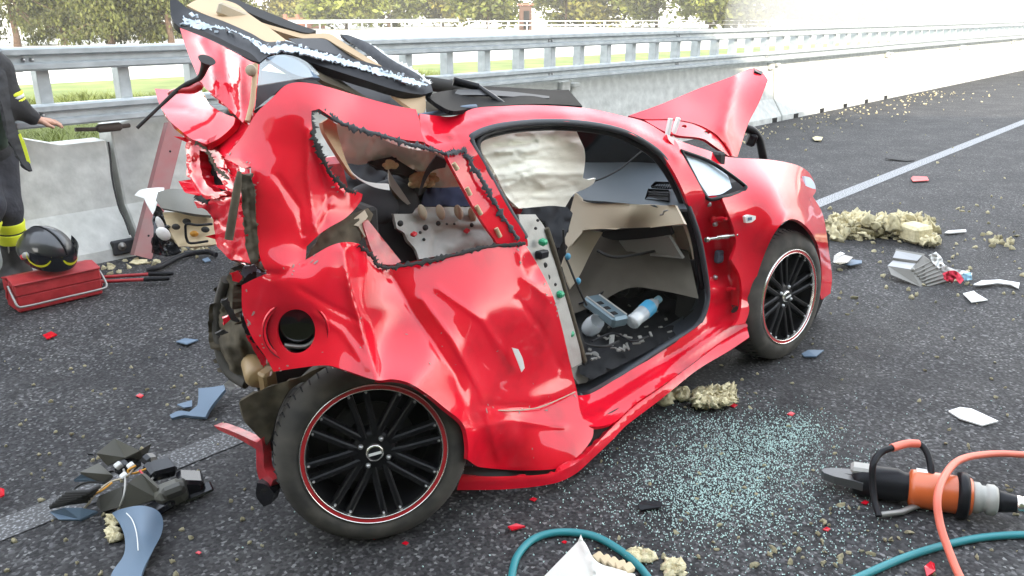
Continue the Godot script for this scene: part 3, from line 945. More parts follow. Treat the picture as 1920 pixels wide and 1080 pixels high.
	var cn := MB.new()
	cn.box(xf(cz(1348,481,-.14)), Vector3(.04, .06, .03), .006)
	cn.box(xf(cz(1352,484,-.125)), Vector3(.02, .03, .02), .004)
	put("wiring_plug", cn, M.slate, car)
	for b in [[1328,383], [1340,420], [1340,520], [1380,545]]:
		var bb := MB.new()
		bb.lathe(axis_y(cz(b[0], b[1], -.125), Vector3(-.2, .1, 1)), [[0, .014], [.009, .013], [.012, .004], [.013, 0]], 10)
		put("bolt", bb, M.steel, car)
	# weather strips and torn sealant round the openings
	band("window_sealant", M.rubber, car, [584,228,-.18, 583,209,-.19, 600,207,-.195, 640,231,-.2, 707,252,-.205, 760,268,-.2, 805,280,-.19, 838,288,-.185, 852,282,-.18], .0065, 1.0, 10, .6)
	band("window_sealant", M.soot, car, [584,228,-.18, 590,262,-.15, 607,302,-.14, 623,329,-.14, 647,352,-.15, 668,362,-.16], .0075, 1.0, 10, .7)
	band("window_sealant", M.soot, car, [672,459,-.12, 699,483,-.13, 708,497,-.125, 742,501,-.12, 833,483,-.105, 910,464,-.1, 985,456,-.09], .006, 1.0, 10, .7)
	band("window_sealant", M.rubber, car, [838,290,-.17, 866,282,-.185, 880,300,-.175, 908,345,-.145, 940,402,-.115, 972,450,-.09], .008, 1.0, 10, .7)
	band("door_seal", M.rubber, car, [985,446,-.11, 949,386,-.14, 910,315,-.19, 884,268,-.22, 892,252,-.23, 933,238,-.25, 1000,230,-.27, 1067,230,-.27, 1133,238,-.26, 1183,253,-.25, 1229,281,-.22, 1252,307,-.19, 1275,349,-.16, 1291,389,-.13, 1307,434,-.11, 1318,485,-.1, 1326,540,-.1, 1325,570,-.09, 1314,600,-.08, 1298,617,-.08, 1240,653,-.08, 1173,697,-.08, 1107,736,-.08, 1085,742,-.08], .013)
	band("door_seal", M.black, car, [975,440,-.14, 945,388,-.17, 908,318,-.215, 894,266,-.25, 936,246,-.28, 1000,238,-.3, 1067,238,-.3, 1133,246,-.29, 1180,262,-.28, 1222,288,-.25, 1246,316,-.22, 1268,354,-.19, 1284,392,-.16, 1299,436,-.14, 1309,485,-.13, 1316,540,-.13], .016)
	sheet("sill_trim", M.rubber, car, [1086,743, 1107,737, 1173,698, 1240,654, 1300,617, 1315,600, 1326,570, 1326,540, 1318,485, 1306,433, 1299,436, 1306,490, 1310,545, 1306,572, 1290,592, 1235,625, 1170,668, 1105,712, 1080,722], [1086,743,-.08, 1173,698,-.08, 1300,617,-.08, 1326,540,-.1, 1306,433,-.12, 1306,490,-.17, 1290,592,-.2, 1170,668,-.2, 1080,722,-.2], {"step": 8.0, "bstep": 6.0, "creases": [[.01, 4.0, [1095,728, 1170,684, 1240,640, 1296,604]]]})
	# fuel filler recess
	var fx := axis_y(cz(555, 621, -.062), Vector3(-.5, .1, .9))
	var fl := MB.new()
	fl.lathe(fx, [[.092, .012], [.088, .004], [.082, .0], [.08, -.03], [.074, -.08], [.05, -.095], [.0, -.1]], 32)
	put("filler_recess", fl, M.gloss, car)
	var f2 := MB.new()
	f2.lathe(fx, [[.084, .004], [.09, .009], [.096, .006], [.098, -.004], [.094, -.008]], 32)
	put("filler_rim", f2, P, car)
	var f3 := MB.new()
	f3.tube(spline([fx * Vector3(.06, -.03, .03), fx * Vector3(.02, -.04, .06), fx * Vector3(-.04, -.03, .05)], 4), .008, 6)
	put("filler_tether", f3, M.steel_dull, car)
	# scrapes: bare primer where the paint came off
	for sc in [[[960,652, 972,655, 980,672, 984,690, 978,698, 972,682], .003], [[905,749, 920,747, 932,752, 918,762, 905,758], .004]]:
		var cc := []
		for i in range(0, sc[0].size(), 2): cc.append_array([sc[0][i], sc[0][i + 1], 0.022])
		sheet("paint_scrape", M.white if sc[1] == .003 else M.black, car, sc[0], cc, {"step": 6.0, "bstep": 4.0, "lip": .002})
	for cv in [[905,768,.036, 960,770,.042, 1010,764,.04, 1050,748,.03, 1078,735,.015]]:
		band("scratch", M.beige, car, cv, .0022)
func wheel(called: String, cen: Vector3, yaw: float, camber: float, rr: float, ro: float) -> void:
	var y := deg_to_rad(yaw); var cm := deg_to_rad(camber)
	var nrm := (Vector3(0, 0, 1) * cos(y) + Vector3(-1, 0, 0) * sin(y)) * cos(cm) + Vector3.UP * sin(cm)
	var ex := Vector3.UP.cross(nrm).normalized()
	var t := Transform3D(Basis(ex, nrm, ex.cross(nrm)), cen)      # local y = outward axis
	var w := hub(called, car, t)
	var I := Transform3D()
	var mb := MB.new()
	mb.lathe(I, [[rr - .004, .004], [rr + .006, .012], [rr + .02, .016], [rr + .045, .012], [ro - .016, -.004], [ro - .004, -.018], [ro, -.04], [ro + .001, -.055], [ro - .004, -.058], [ro - .004, -.064], [ro + .001, -.067], [ro + .002, -.1], [ro - .004, -.102], [ro - .004, -.108], [ro + .002, -.11], [ro, -.16], [ro - .012, -.195], [ro - .05, -.212], [rr, -.21], [rr - .01, -.19]], 96)
	put("tyre", mb, M.tyre, w)
	var tb := MB.new()
	for k in 60:                                    # sipes across the shoulder
		var a := TAU * k / 60.0
		tb.box(Transform3D(Basis(Vector3.UP, -a), Vector3.ZERO) * xf(Vector3(ro - .002, -.03, 0), 0, 0, .35), Vector3(.006, .03, .004), 0.0)
		tb.box(Transform3D(Basis(Vector3.UP, -a - .03), Vector3.ZERO) * xf(Vector3(ro + .001, -.085, 0), 0, .5), Vector3(.004, .028, .004), 0.0)
	var sp := put("tread_sipes", tb, M.dark, w)
	sp.set_meta("kind", "stuff")
	var rb := MB.new()
	rb.lathe(I, [[rr - .018, .0], [rr - .026, -.03], [rr - .03, -.18], [rr - .02, -.2]], 72)
	rb.lathe(I, [[.0, -.012], [.05, -.012], [.07, -.02], [.078, -.04], [.078, -.06]], 40)
	put("rim", rb, M.rim, w)
	var r1 := MB.new()
	r1.lathe(I, [[rr + .002, .008], [rr - .001, .016], [rr - .004, .016], [rr - .005, .012]], 96)
	r1.lathe(I, [[rr - .016, .012], [rr - .017, .015], [rr - .02, .013], [rr - .022, .0]], 96)
	put("rim_edge", r1, M.chrome, w)
	var r2 := MB.new()
	r2.lathe(I, [[rr - .004, .0135], [rr - .016, .0135]], 96)
	r2.lathe(I, [[rr - .004, .0105], [rr - .016, .0105]], 96)
	put("red_ring", r2, M.ring, w)
	for k in 16:                                    # eight pairs of spokes
		var a := TAU * (k / 2) / 8.0 + (0.11 if k % 2 else -0.11) + 0.2
		var off := 0.022 if k % 2 else -0.022
		var s := MB.new()
		var tt := Transform3D(Basis(Vector3.UP, a - (0.11 if k % 2 else -0.11)), Vector3.ZERO)
		var row := []
		for q in [[.05, -.016, .0115], [.1, -.01, .0105], [.16, -.008, .0105], [rr - .02, -.004, .0115]]:
			var z: float = off * (0.75 + q[0] * 2.2)
			row.append([tt * Vector3(q[0], q[1] - .03, z - q[2]), tt * Vector3(q[0], q[1], z - q[2]), tt * Vector3(q[0], q[1] + .004, z - q[2] * .5), tt * Vector3(q[0], q[1] + .004, z + q[2] * .5), tt * Vector3(q[0], q[1], z + q[2]), tt * Vector3(q[0], q[1] - .03, z + q[2])])
		for i in row.size() - 1:
			for j in 5: s.quad(row[i][j], row[i + 1][j], row[i + 1][j + 1], row[i][j + 1])
		put("spoke", s, M.rim, w)
		var bt := MB.new()
		bt.lathe(xf(tt * Vector3(rr - .03, -.002, off * 1.25)), [[0, .008], [.004, .007], [.005, 0]], 8)
		put("rim_bolt", bt, M.steel, w)
	for k in 4:
		var a := TAU * k / 4.0 + 0.5
		var lb := MB.new()
		lb.lathe(xf(Vector3(cos(a) * .049, -.012, sin(a) * .049)), [[0, .01], [.007, .008], [.009, 0]], 10)
		put("lug_bolt", lb, M.steel, w)
	var cap := MB.new()
	cap.lathe(I, [[0, .002], [.024, .001], [.029, -.003], [.03, -.012]], 32)
	var cp := put("centre_cap", cap, M.chrome, w)
	var cb := MB.new()
	cb.lathe(I, [[0, .0035], [.0215, .0028], [.022, .001]], 24)
	put("cap_face", cb, M.black, cp)
	var stripe := MB.new()
	stripe.box(Transform3D(Basis(Vector3.UP, 0.15), Vector3(0, .0042, 0)), Vector3(.042, .0015, .009), 0.0)
	put("cap_band", stripe, M.white, cp)
	var dk := MB.new()
	dk.lathe(I, [[.03, -.085], [.14, -.085], [.142, -.1], [.03, -.1]], 40)
	put("brake_disc", dk, M.soot, w)
	var cl := MB.new()
	cl.box(Transform3D(Basis(Vector3.UP, 2.4), Vector3.ZERO) * xf(Vector3(.12, -.075, 0)), Vector3(.06, .05, .12), .012)
	put("brake_calliper", cl, M.soot, w)
	var bk := MB.new()
	bk.lathe(I, [[0, -.17], [rr - .02, -.17]], 32)
	put("wheel_back", bk, M.dark, w)
func tail() -> void:
	var P: Material = M.paint
	var tg := sheet("tailgate", P, car, [337,52, 390,73, 440,98, 470,115, 479,118, 478,133, 474,170, 470,207, 455,230, 440,214, 410,186, 380,160, 364,128, 347,85],
		[337,52,-1.0, 390,73,-.8, 479,118,-.42, 470,207,-.38, 455,230,-.36, 380,160,-.66, 410,140,-.62, 430,180,-.5, 347,85,-.92], {"step": 7.0, "noise": .006, "fr": .02, "creases": [[.03, 6.0, [375,75, 400,120, 408,190]], [-.025, 6.0, [420,95, 425,150, 440,210]], [.025, 5.0, [450,115, 452,170, 456,220]]]})
	band("gate_edge", M.tan, tg, [479,120,-.41, 477,150,-.395, 473,190,-.375, 464,228,-.35], .008)
	var rv := MB.new()
	rv.lathe(axis_y(cz(471,132,-.4), Vector3(-.7, .1, .7)), [[0, .008], [.016, .007], [.018, 0]], 14)
	put("rubber_stop", rv, M.beige, tg)
	sheet("spoiler_flap", P, car, [290,166, 330,168, 368,168, 382,176, 392,195, 415,210, 441,221, 438,234, 414,257, 388,271, 360,261, 338,244, 318,226, 299,196],
		[290,166,-.95, 368,168,-.85, 392,195,-.62, 441,221,-.42, 414,257,-.42, 388,271,-.45, 360,261,-.52, 318,226,-.68, 299,196,-.82], {"step": 6.0, "noise": .002, "fr": .02, "lip": .02, "creases": [[.02, 5.0, [380,176, 400,205, 440,222]], [-.012, 4.0, [300,202, 345,205, 378,215]]]})
	sheet("spoiler_edge", P, car, [388,271, 414,256, 441,222, 447,236, 425,262, 400,285, 360,268, 362,261], [388,271,-.45, 441,222,-.42, 447,236,-.44, 400,285,-.5, 360,268,-.54], {"step": 7.0, "noise": .006, "fr": .03})
	# the aerial on its torn rubber foot
	var an := MB.new()
	var a0 := cz(392,118,-.62); var a1 := cz(374,146,-.64); var a2 := cz(330,171,-.66); var a3 := cz(257,240,-.66)
	an.tube(spline([cz(388,112,-.6), cz(385,121,-.61), a1, cz(350,158,-.65), a2], 4), [.027, .025, .022, .018, .0145, .012, .0105, .0095, .009, .0085, .008, .008, .008, .0075, .0075, .007, .007], 12)
	an.tube([a2, a2.lerp(a3, .5), a3], [.007, .005, .0055], 8)
	put("aerial", an, M.soot, car)
	var am := MB.new()
	am.tube(spline([cz(316,176,-.68), cz(335,170,-.66), cz(360,168,-.64), cz(378,158,-.62)], 4), [.006, .008, .009, .009, .009, .01, .011, .012, .013, .014, .014, .013, .01], 8)
	put("aerial_foot", am, M.dull, car)
	# lamp frame: broken red frame round a black hole
	sheet("lamp_frame", P, car, [348,255, 362,262, 378,268, 392,272, 405,278, 416,292, 428,322, 437,350, 440,362, 415,368, 392,374, 378,368, 366,352, 357,335, 350,328],
		[348,255,-.62, 392,272,-.5, 437,350,-.28, 392,374,-.4, 350,328,-.58], {"step": 6.0, "noise": .012, "fr": .05, "lip": .04, "jag": 1.2, "holes": [[374,282, 386,284, 398,305, 412,335, 426,358, 405,361, 388,345, 376,315]], "creases": [[.02, 5.0, [358,262, 360,330, 380,366]]]})
	sheet("lamp_cavity", M.dark, car, [366,270, 392,274, 420,300, 440,362, 400,375, 372,350, 362,320], [366,270,-.62, 440,362,-.4, 372,350,-.56], {"step": 14.0, "lip": .0})
	band("lamp_gasket", M.felt, car, [366,265,-.5, 384,276,-.47, 393,292,-.44, 404,314,-.4, 418,326,-.36, 428,335,-.32], .005, 1.0, 8, .7)
	band("lamp_gasket", M.soot, car, [366,366,-.46, 382,375,-.43, 404,372,-.39, 436,360,-.3], .008, 1.0, 8, .5)
	sheet("rear_corner_panel", P, car, [420,250, 445,232, 470,208, 482,214, 462,250, 440,272, 428,290, 420,297, 440,310, 468,318, 470,345, 445,345, 428,315, 412,285, 402,280], [420,250,-.46, 482,214,-.34, 440,272,-.38, 420,297,-.36, 468,318,-.2, 428,315,-.36, 402,280,-.48], {"step": 7.0, "noise": .012, "fr": .05, "jag": .8})
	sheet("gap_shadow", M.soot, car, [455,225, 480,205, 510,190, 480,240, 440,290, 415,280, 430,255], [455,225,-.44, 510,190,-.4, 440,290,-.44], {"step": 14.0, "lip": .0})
	sheet("rear_bumper_skin", P, car, [364,378, 392,374, 438,366, 452,362, 470,410, 476,460, 474,494, 440,490, 420,476, 407,460, 402,430, 398,408, 384,392, 370,390],
		[364,378,-.5, 438,366,-.28, 470,410,-.18, 474,494,-.18, 420,476,-.36, 402,430,-.42, 384,392,-.45], {"step": 6.0, "noise": .018, "fr": .04, "jag": .8, "lip": .03, "creases": [[.02, 5.0, [380,384, 420,380, 450,372]], [-.02, 5.0, [400,405, 430,430, 455,480]], [.02, 5.0, [425,380, 440,430, 430,480]]]})
	var rp := MB.new()
	rp.tube([cz(449,322,-.14), cz(446,345,-.13), cz(437,400,-.13), cz(431,436,-.13), cz(429,449,-.13)], [.006, .011, .012, .0125, .012], 10)
	put("bent_tube", rp, M.felt, car)
	sheet("tail_lamp_strip", M.felt, car, [452,326, 468,330, 477,350, 479,400, 486,460, 484,494, 472,496, 462,470, 456,410, 452,360], [452,326,-.17, 477,350,-.15, 484,494,-.14, 462,470,-.18, 456,410,-.18], {"step": 6.0, "noise": .012, "fr": .06, "jag": 1.0, "creases": [[.015, 3.0, [464,340, 470,420, 478,490]]]})
	# the dented carrier and tank below
	sheet("bumper_carrier", M.felt, car, [437,498, 470,494, 500,512, 478,524, 455,536, 455,600, 476,640, 500,676, 480,700, 470,722, 445,716, 424,690, 410,640, 408,590, 416,550, 426,520],
		[437,498,-.34, 500,512,-.24, 455,560,-.3, 500,676,-.3, 470,722,-.36, 410,620,-.52, 424,540,-.46, 440,640,-.36, 424,690,-.48], {"step": 8.0, "noise": .03, "fr": .04, "lip": .03, "jag": 1.0, "creases": [[.03, 6.0, [414,560, 418,640, 440,705]], [-.025, 6.0, [440,530, 445,600, 470,680]]]})
	band("carrier_edge", M.tyre, car, [424,524,-.44, 411,570,-.5, 408,620,-.52, 414,665,-.49, 432,700,-.44, 462,720,-.37], .018)
	for q in [[[432,503, 452,496, 462,503, 444,508], "soot"], [[455,500, 478,496, 482,508, 460,520, 452,514], "slate"], [[434,512, 446,508, 455,520, 448,530, 436,526], "paint"], [[460,520, 480,506, 482,525, 455,535], "dark"], [[480,510, 498,512, 490,522, 480,520], "slate"], [[414,565, 424,562, 440,590, 446,605, 434,600], "soot"], [[418,598, 436,588, 438,594, 420,610], "paint"], [[404,626, 420,618, 424,626, 410,630], "soot"], [[450,583, 462,605, 494,655, 500,672, 482,652, 458,620], "dark"], [[462,630, 472,628, 502,680, 494,690], "paint"]]:
		var cc := []
		for i in range(0, q[0].size(), 2): cc.append_array([q[0][i], q[0][i + 1], -.24 + .0006 * (q[0][i] - 470)])
		sheet("torn_fragment", M[q[1]], car, q[0], cc, {"step": 8.0, "bstep": 4.0, "noise": .006, "fr": .1, "jag": .8})
	var ex := MB.new()
	ex.lathe(axis_y(cz(482,697,-.3), Vector3(-.3, -.2, 1)), [[0, .05], [.03, .046], [.042, .028], [.044, -.05], [.03, -.07]], 18)
	ex.box(xf(cz(502,712,-.24), .3, .2, .2), Vector3(.05, .08, .04), .008)
	put("spring_mount", ex, M.brass, car)
	# arch lining torn out over the rear tyre
	sheet("arch_lining", M.felt, car, [449,753, 480,736, 520,720, 560,708, 600,690, 640,688, 700,706, 640,700, 590,708, 545,730, 522,770, 508,820, 500,835, 478,812, 460,790], [449,753,-.2, 480,736,-.2, 560,708,-.17, 640,688,-.12, 700,706,-.05, 522,770,-.19, 500,835,-.22, 545,730,-.16], {"step": 8.0, "noise": .012, "fr": .03, "lip": .01, "creases": [[.012, 4.0, [470,760, 500,790, 505,830]]]})
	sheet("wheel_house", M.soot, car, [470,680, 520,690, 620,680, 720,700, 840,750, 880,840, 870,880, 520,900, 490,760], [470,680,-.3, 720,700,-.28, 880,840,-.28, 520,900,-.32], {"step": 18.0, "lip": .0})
	var bs := sheet("bumper_strip", M.dull, car, [401,798, 420,803, 450,815, 482,830, 490,822, 494,850, 496,880, 512,900, 506,915, 492,908, 482,885, 480,842, 445,822, 410,806], [401,798,-.5, 482,830,-.24, 494,850,-.22, 506,915,-.2], {"step": 6.0, "bstep": 4.0, "noise": .006, "lip": .03})
	sheet("strip_end", M.gloss, bs, [482,905, 500,910, 514,925, 508,945, 494,950, 480,930], [482,905,-.23, 514,925,-.18, 494,950,-.22], {"step": 6.0, "lip": .04})
func roof_wreck() -> void:
	# rear window frame peeled upwards, with crumbs of glass still in its bond line
	var fr := sheet("rear_window_frame", M.black, car, [318,0, 332,0, 350,14, 380,26, 420,40, 470,62, 500,78, 535,77, 565,86, 640,104, 700,120, 745,134, 790,150, 808,158, 812,172, 790,177, 740,168, 690,152, 640,136, 573,114, 540,101, 507,103, 487,117, 473,113, 440,97, 400,78, 360,62, 336,50, 322,34],
		[318,0,-1.2, 336,50,-1.05, 350,14,-1.15, 420,40,-.98, 400,78,-.86, 500,78,-.75, 487,117,-.62, 573,114,-.6, 565,86,-.66, 640,120,-.58, 740,168,-.48, 745,134,-.56, 812,172,-.5, 808,158,-.54], {"step": 7.0, "noise": .003, "lip": .03, "creases": [[.012, 4.0, [345,30, 420,58, 490,92, 535,88, 640,115, 740,150, 800,166]]]})
	var gs := sheet("glass_edge", M.ice, fr, [344,30, 352,34, 375,38, 395,46, 420,52, 440,60, 465,70, 490,82, 508,90, 530,82, 555,87, 590,96, 640,109, 700,127, 745,141, 795,154, 800,162, 780,160, 745,149, 700,137, 640,119, 590,107, 560,98, 532,95, 505,100, 485,95, 460,86, 430,74, 405,66, 375,54, 352,46, 342,38], [344,30,-1.06, 420,52,-.92, 430,74,-.88, 490,82,-.72, 485,95,-.7, 530,90,-.64, 640,114,-.575, 745,145,-.51, 800,160,-.49], {"step": 5.0, "bstep": 3.0, "jag": 2.6, "lip": .006, "noise": .008, "fr": .1})
	var ic := MB.new()
	var ln := cline([344,36,-1.06, 372,44,-1.0, 420,60,-.9, 460,76,-.82, 495,92,-.7, 530,88,-.65, 580,98,-.62, 640,112,-.585, 700,132,-.545, 750,146,-.515, 797,160,-.5], 22)
	for i in range(0, ln.size(), 3):
		var f := 1.0 if i < 90 else 0.6
		for k in 1:
			var c: Vector3 = ln[i] + Vector3(rng.randf_range(-.012, .012), rng.randf_range(-.024, .028) * f, rng.randf_range(0, .004) + .003)
			ic.box(xf(c, rng.randf() * 3, rng.randf() * 3, rng.randf() * 3), Vector3(.013, .004, .011) * rng.randf_range(.5, 1.2) * (.6 + .5 * f), 0.0)
	var gi := put("glass_crumbs", ic, M.ice, gs)
	gi.set_meta("kind", "stuff")
	sheet("frame_underside", M.soot, car, [337,50, 360,60, 400,76, 440,95, 473,113, 487,117, 470,100, 440,86, 400,66, 362,52], [337,50,-1.02, 400,76,-.84, 487,117,-.6, 400,66,-.86], {"step": 9.0, "lip": .0})
	sheet("headlining", M.tan, car, [350,10, 368,0, 392,-4, 440,6, 470,28, 505,52, 535,74, 528,81, 500,78, 470,62, 420,40, 380,25], [350,10,-1.17, 392,-4,-1.3, 470,28,-1.05, 535,74,-.78, 500,78,-.76, 420,40,-1.0], {"step": 8.0, "noise": .004})
	var cm := MB.new()
	cm.box(Transform3D(Basis(Vector3(0, 0, 1), -.4), cz(437,27,-1.07)), Vector3(.12, .05, .03), .01)
	put("courtesy_lamp", cm, M.beige, car)
	sheet("roof_edge", M.soot, car, [402,-4, 440,-2, 470,10, 520,30, 560,46, 593,57, 580,62, 545,54, 500,38, 455,18, 430,6], [402,-4,-1.3, 520,30,-1.12, 593,57,-1.0, 500,38,-1.08], {"step": 8.0, "lip": .02})
	sheet("roof_trim", M.tan, car, [473,36, 510,48, 573,63, 617,63, 642,78, 680,102, 716,124, 703,124, 665,104, 630,84, 608,72, 570,72, 520,58, 500,50], [473,36,-1.07, 573,63,-.98, 642,78,-.88, 716,124,-.68, 570,72,-.95], {"step": 7.0, "lip": .025})
	sheet("roof_side_member", M.black, car, [560,72, 608,73, 630,85, 703,125, 745,136, 700,122, 640,105, 600,98, 560,85, 540,72], [540,72,-.9, 608,73,-.92, 703,125,-.7, 745,136,-.6, 600,98,-.8], {"step": 9.0, "lip": .0})
	sheet("roof_corner", M.gloss, car, [637,64, 655,66, 700,86, 735,112, 788,142, 797,156, 770,148, 725,134, 700,110, 668,88], [637,64,-.92, 700,86,-.78, 788,142,-.58, 725,134,-.66], {"step": 8.0, "lip": .02, "creases": [[.02, 5.0, [660,72, 700,100, 780,148]]]})
	band("roof_corner_edge", M.white, car, [690,84,-.8, 730,108,-.7, 770,132,-.62, 798,150,-.56, 806,158,-.54], .008, 1.0, 6, .3)
	# folded black roof panels over the cabin
	sheet("roof_panel", M.roof_black, car, [800,180, 815,174, 850,168, 900,162, 960,164, 1030,168, 1066,168, 1078,182, 1092,199, 1050,196, 1000,195, 940,198, 890,202, 850,208, 825,198], [800,180,-.5, 850,168,-.75, 900,162,-.95, 1066,168,-1.15, 1092,199,-.8, 1000,195,-.5, 890,202,-.42, 950,180,-.7], {"step": 8.0, "lip": .015, "noise": .006, "creases": [[.025, 5.0, [830,182, 930,180, 1040,184, 1085,195]], [-.02, 5.0, [850,172, 950,172, 1020,176]]]})
	sheet("roof_strip", M.black, car, [858,168, 900,168, 960,172, 1030,180, 1030,184, 960,181, 900,178, 850,178], [858,168,-.72, 960,172,-.72, 1030,180,-.75, 900,178,-.66], {"step": 8.0, "lip": .006})
	var wp := MB.new()
	var w0 := cz(850,152,-.8); var w1 := cz(897,163,-.75); var w2 := cz(953,199,-.52)
	wp.tube([w0, w1], [.02, .017], 6); wp.tube([w1, w1.lerp(w2, .5), w2], [.012, .011, .006], 6)
	put("torn_roof_bar", wp, M.black, car)
	band("roof_cable", M.slate, car, [780,218,-.4, 820,212,-.4, 870,202,-.4, 892,200,-.41], .009)
	sheet("roof_pillar", M.tan, car, [717,158, 745,166, 797,177, 798,205, 790,216, 775,206, 745,185], [717,158,-.55, 797,177,-.5, 790,216,-.42, 745,185,-.5], {"step": 8.0, "noise": .004})
	sheet("roof_lining", M.felt, car, [797,190, 830,186, 870,200, 890,204, 850,216, 800,218], [797,190,-.7, 890,204,-.6, 800,218,-.6], {"step": 9.0, "lip": .0})
	sheet("rear_screen_shard", M.glass, car, [487,120, 507,106, 540,103, 575,116, 600,140, 575,146, 545,150, 515,155, 480,160], [487,120,-.55, 540,103,-.58, 600,140,-.55, 480,160,-.4], {"step": 9.0, "lip": .004})
	sheet("parcel_area", M.seat, car, [480,130, 560,140, 620,130, 700,155, 760,190, 790,205, 740,198, 673,180, 593,158, 542,157, 510,180, 478,205], [480,130,-.75, 620,130,-.85, 760,190,-.6, 542,157,-.5, 478,205,-.5], {"step": 14.0, "noise": .03, "fr": .03, "lip": .0})
	sheet("headrest_bar", M.felt, car, [590,128, 610,130, 660,165, 700,190, 680,184, 640,165, 600,148], [590,128,-.6, 660,165,-.55, 700,190,-.5, 600,148,-.55], {"step": 9.0})
	sheet("torn_lining", M.slate, car, [500,108, 530,104, 560,114, 592,140, 600,146, 560,142, 520,122], [500,108,-.57, 560,114,-.58, 600,146,-.52, 520,122,-.56], {"step": 9.0, "noise": .006})
func box_part(called: String, m: Material, c: Vector3, s: Vector3, bv := .01) -> void:
	var b := MB.new()
	b.box(xf(c), s, bv)
	put(called, b, m, car)
func cabin() -> void:
	# shell that closes the cabin: floor, far side, bulkheads
	box_part("floor_pan", M.soot, Vector3(1.2, .16, -.8), Vector3(1.5, .06, 1.2))
	box_part("far_side_body", M.dull, Vector3(1.35, .6, -1.5), Vector3(1.7, .8, .07), .03)
	box_part("bulkhead", M.soot, Vector3(1.95, .6, -.85), Vector3(.05, .9, 1.3))
	box_part("luggage_floor", M.soot, Vector3(.5, .45, -.65), Vector3(.5, .05, .8))
	box_part("rear_bulkhead", M.soot, Vector3(.16, .75, -.6), Vector3(.04, .6, .7))
	var fr := MB.new()
	fr.tube(spline([Vector3(.0, 1.0, -1.45), Vector3(.25, 1.34, -1.32), Vector3(.8, 1.36, -1.3), Vector3(1.4, 1.26, -1.3), Vector3(2.0, .98, -1.36)], 6), .035, 8)
	put("far_roof_rail", fr, M.soot, car)
	# windscreen, crazed and hanging
	var ws := mat(.03, .04, .045, .15)
	tri_tex(ws, noise_tex(.05, lin(.008, .011, .013), lin(.5, .56, .56), 512, FastNoiseLite.TYPE_CELLULAR, 5, [[.45, lin(.02, .026, .03)], [.62, lin(.09, .1, .11)], [.75, lin(.03, .035, .04)]], 3), 3.0)
	sheet("windscreen", ws, car, [1075,246, 1140,244, 1190,262, 1230,282, 1262,312, 1240,312, 1150,306, 1080,304], [1075,246,1.72, 1140,244,1.72, 1262,312,1.92, 1080,304,1.86], {"by": 2, "step": 9.0, "lip": .0})
	sheet("dashboard", M.dash, car, [1070,292, 1130,290, 1200,294, 1252,306, 1272,350, 1288,392, 1200,388, 1140,382, 1095,378, 1070,368], [1070,292,1.9, 1252,306,1.92, 1130,290,1.92, 1150,330,1.78, 1250,345,1.74, 1288,392,1.6, 1095,378,1.62, 1070,368,1.66, 1200,360,1.64], {"by": 2, "step": 8.0})
	var vt := sheet("air_vent", M.black, car, [1218,357, 1256,359, 1256,379, 1212,376], [1218,357,1.635, 1256,359,1.64, 1212,376,1.6], {"by": 2, "step": 6.0, "bstep": 4.0})
	for k in 4:
		var vb := MB.new()
		vb.tube([cx(1216, 360 + k * 4.5, 1.615), cx(1255, 362 + k * 4.5, 1.62)], .004, 5)
		put("slat", vb, M.seat, vt)
	var v2 := sheet("air_vent", M.black, car, [1230,345, 1262,346, 1259,355, 1222,353], [1230,345,1.69, 1262,346,1.7, 1222,353,1.66], {"by": 2, "step": 6.0, "bstep": 4.0})
	for k in 7:
		var vb := MB.new()
		vb.tube([cx(1233 + k * 4.4, 346, 1.685), cx(1228 + k * 4.6, 353, 1.655)], .003, 5)
		put("slat", vb, M.dash, v2)
	var gv := sheet("glovebox_lid", M.beige, car, [1078,362, 1100,379, 1160,382, 1270,386, 1288,421, 1264,423, 1200,427, 1100,432, 1083,446, 1067,466, 1056,452, 1064,415], [1078,362,1.6, 1100,379,1.6, 1270,386,1.56, 1180,405,1.49, 1288,421,1.5, 1200,427,1.55, 1100,432,1.56, 1067,466,1.5, 1064,415,1.56], {"by": 2, "step": 7.0})
	var em := MB.new()
	em.tube([cx(1238,403,1.492), cx(1243,402,1.49), cx(1245,396,1.492), cx(1252,394,1.492)], .004, 5)
	put("embossed_mark", em, M.grey, gv)
	sheet("console_side", M.beige, car, [1067,462, 1083,446, 1100,432, 1130,436, 1110,470, 1085,520, 1070,540, 1052,500], [1067,462,1.5, 1130,436,1.62, 1070,540,1.4, 1110,470,1.6], {"by": 2, "step": 8.0})
	sheet("lower_shelf", M.dark, car, [1125,434, 1180,428, 1256,426, 1262,440, 1200,448, 1150,450, 1130,444], [1125,434,1.62, 1256,426,1.6, 1200,448,1.64], {"by": 2, "step": 9.0})
	sheet("heater_box", M.grey, car, [1160,452, 1200,448, 1258,440, 1276,470, 1284,482, 1240,478, 1175,472], [1160,452,1.66, 1258,440,1.62, 1284,482,1.66, 1175,472,1.7], {"by": 2, "step": 8.0})
	sheet("end_panel", M.beige, car, [1262,422, 1286,420, 1296,450, 1304,486, 1292,492, 1280,478, 1268,450], [1262,422,-.34, 1286,420,-.22, 1304,486,-.2, 1280,478,-.3], {"step": 7.0})
	var ft := mat(.06, .051, .037, .95)
	sheet("footwell_carpet", ft, car, [1050,500, 1085,470, 1130,440, 1200,448, 1290,470, 1310,560, 1240,545, 1180,540, 1110,575, 1070,590], [1050,500,1.55, 1130,440,1.75, 1290,470,1.78, 1310,560,1.6, 1240,545,1.55, 1110,575,1.4, 1070,590,1.3], {"by": 2, "step": 9.0, "noise": .02, "fr": .03, "lip": .0})
	sheet("floor_mat", M.dark, car, [1070,560, 1160,520, 1210,525, 1275,528, 1310,545, 1310,600, 1240,645, 1110,712, 1085,700], [1070,560,.3, 1210,525,.34, 1310,560,.3, 1240,645,.24, 1110,712,.24, 1180,600,.27], {"by": 1, "step": 10.0, "noise": .025, "fr": .05, "lip": .0})
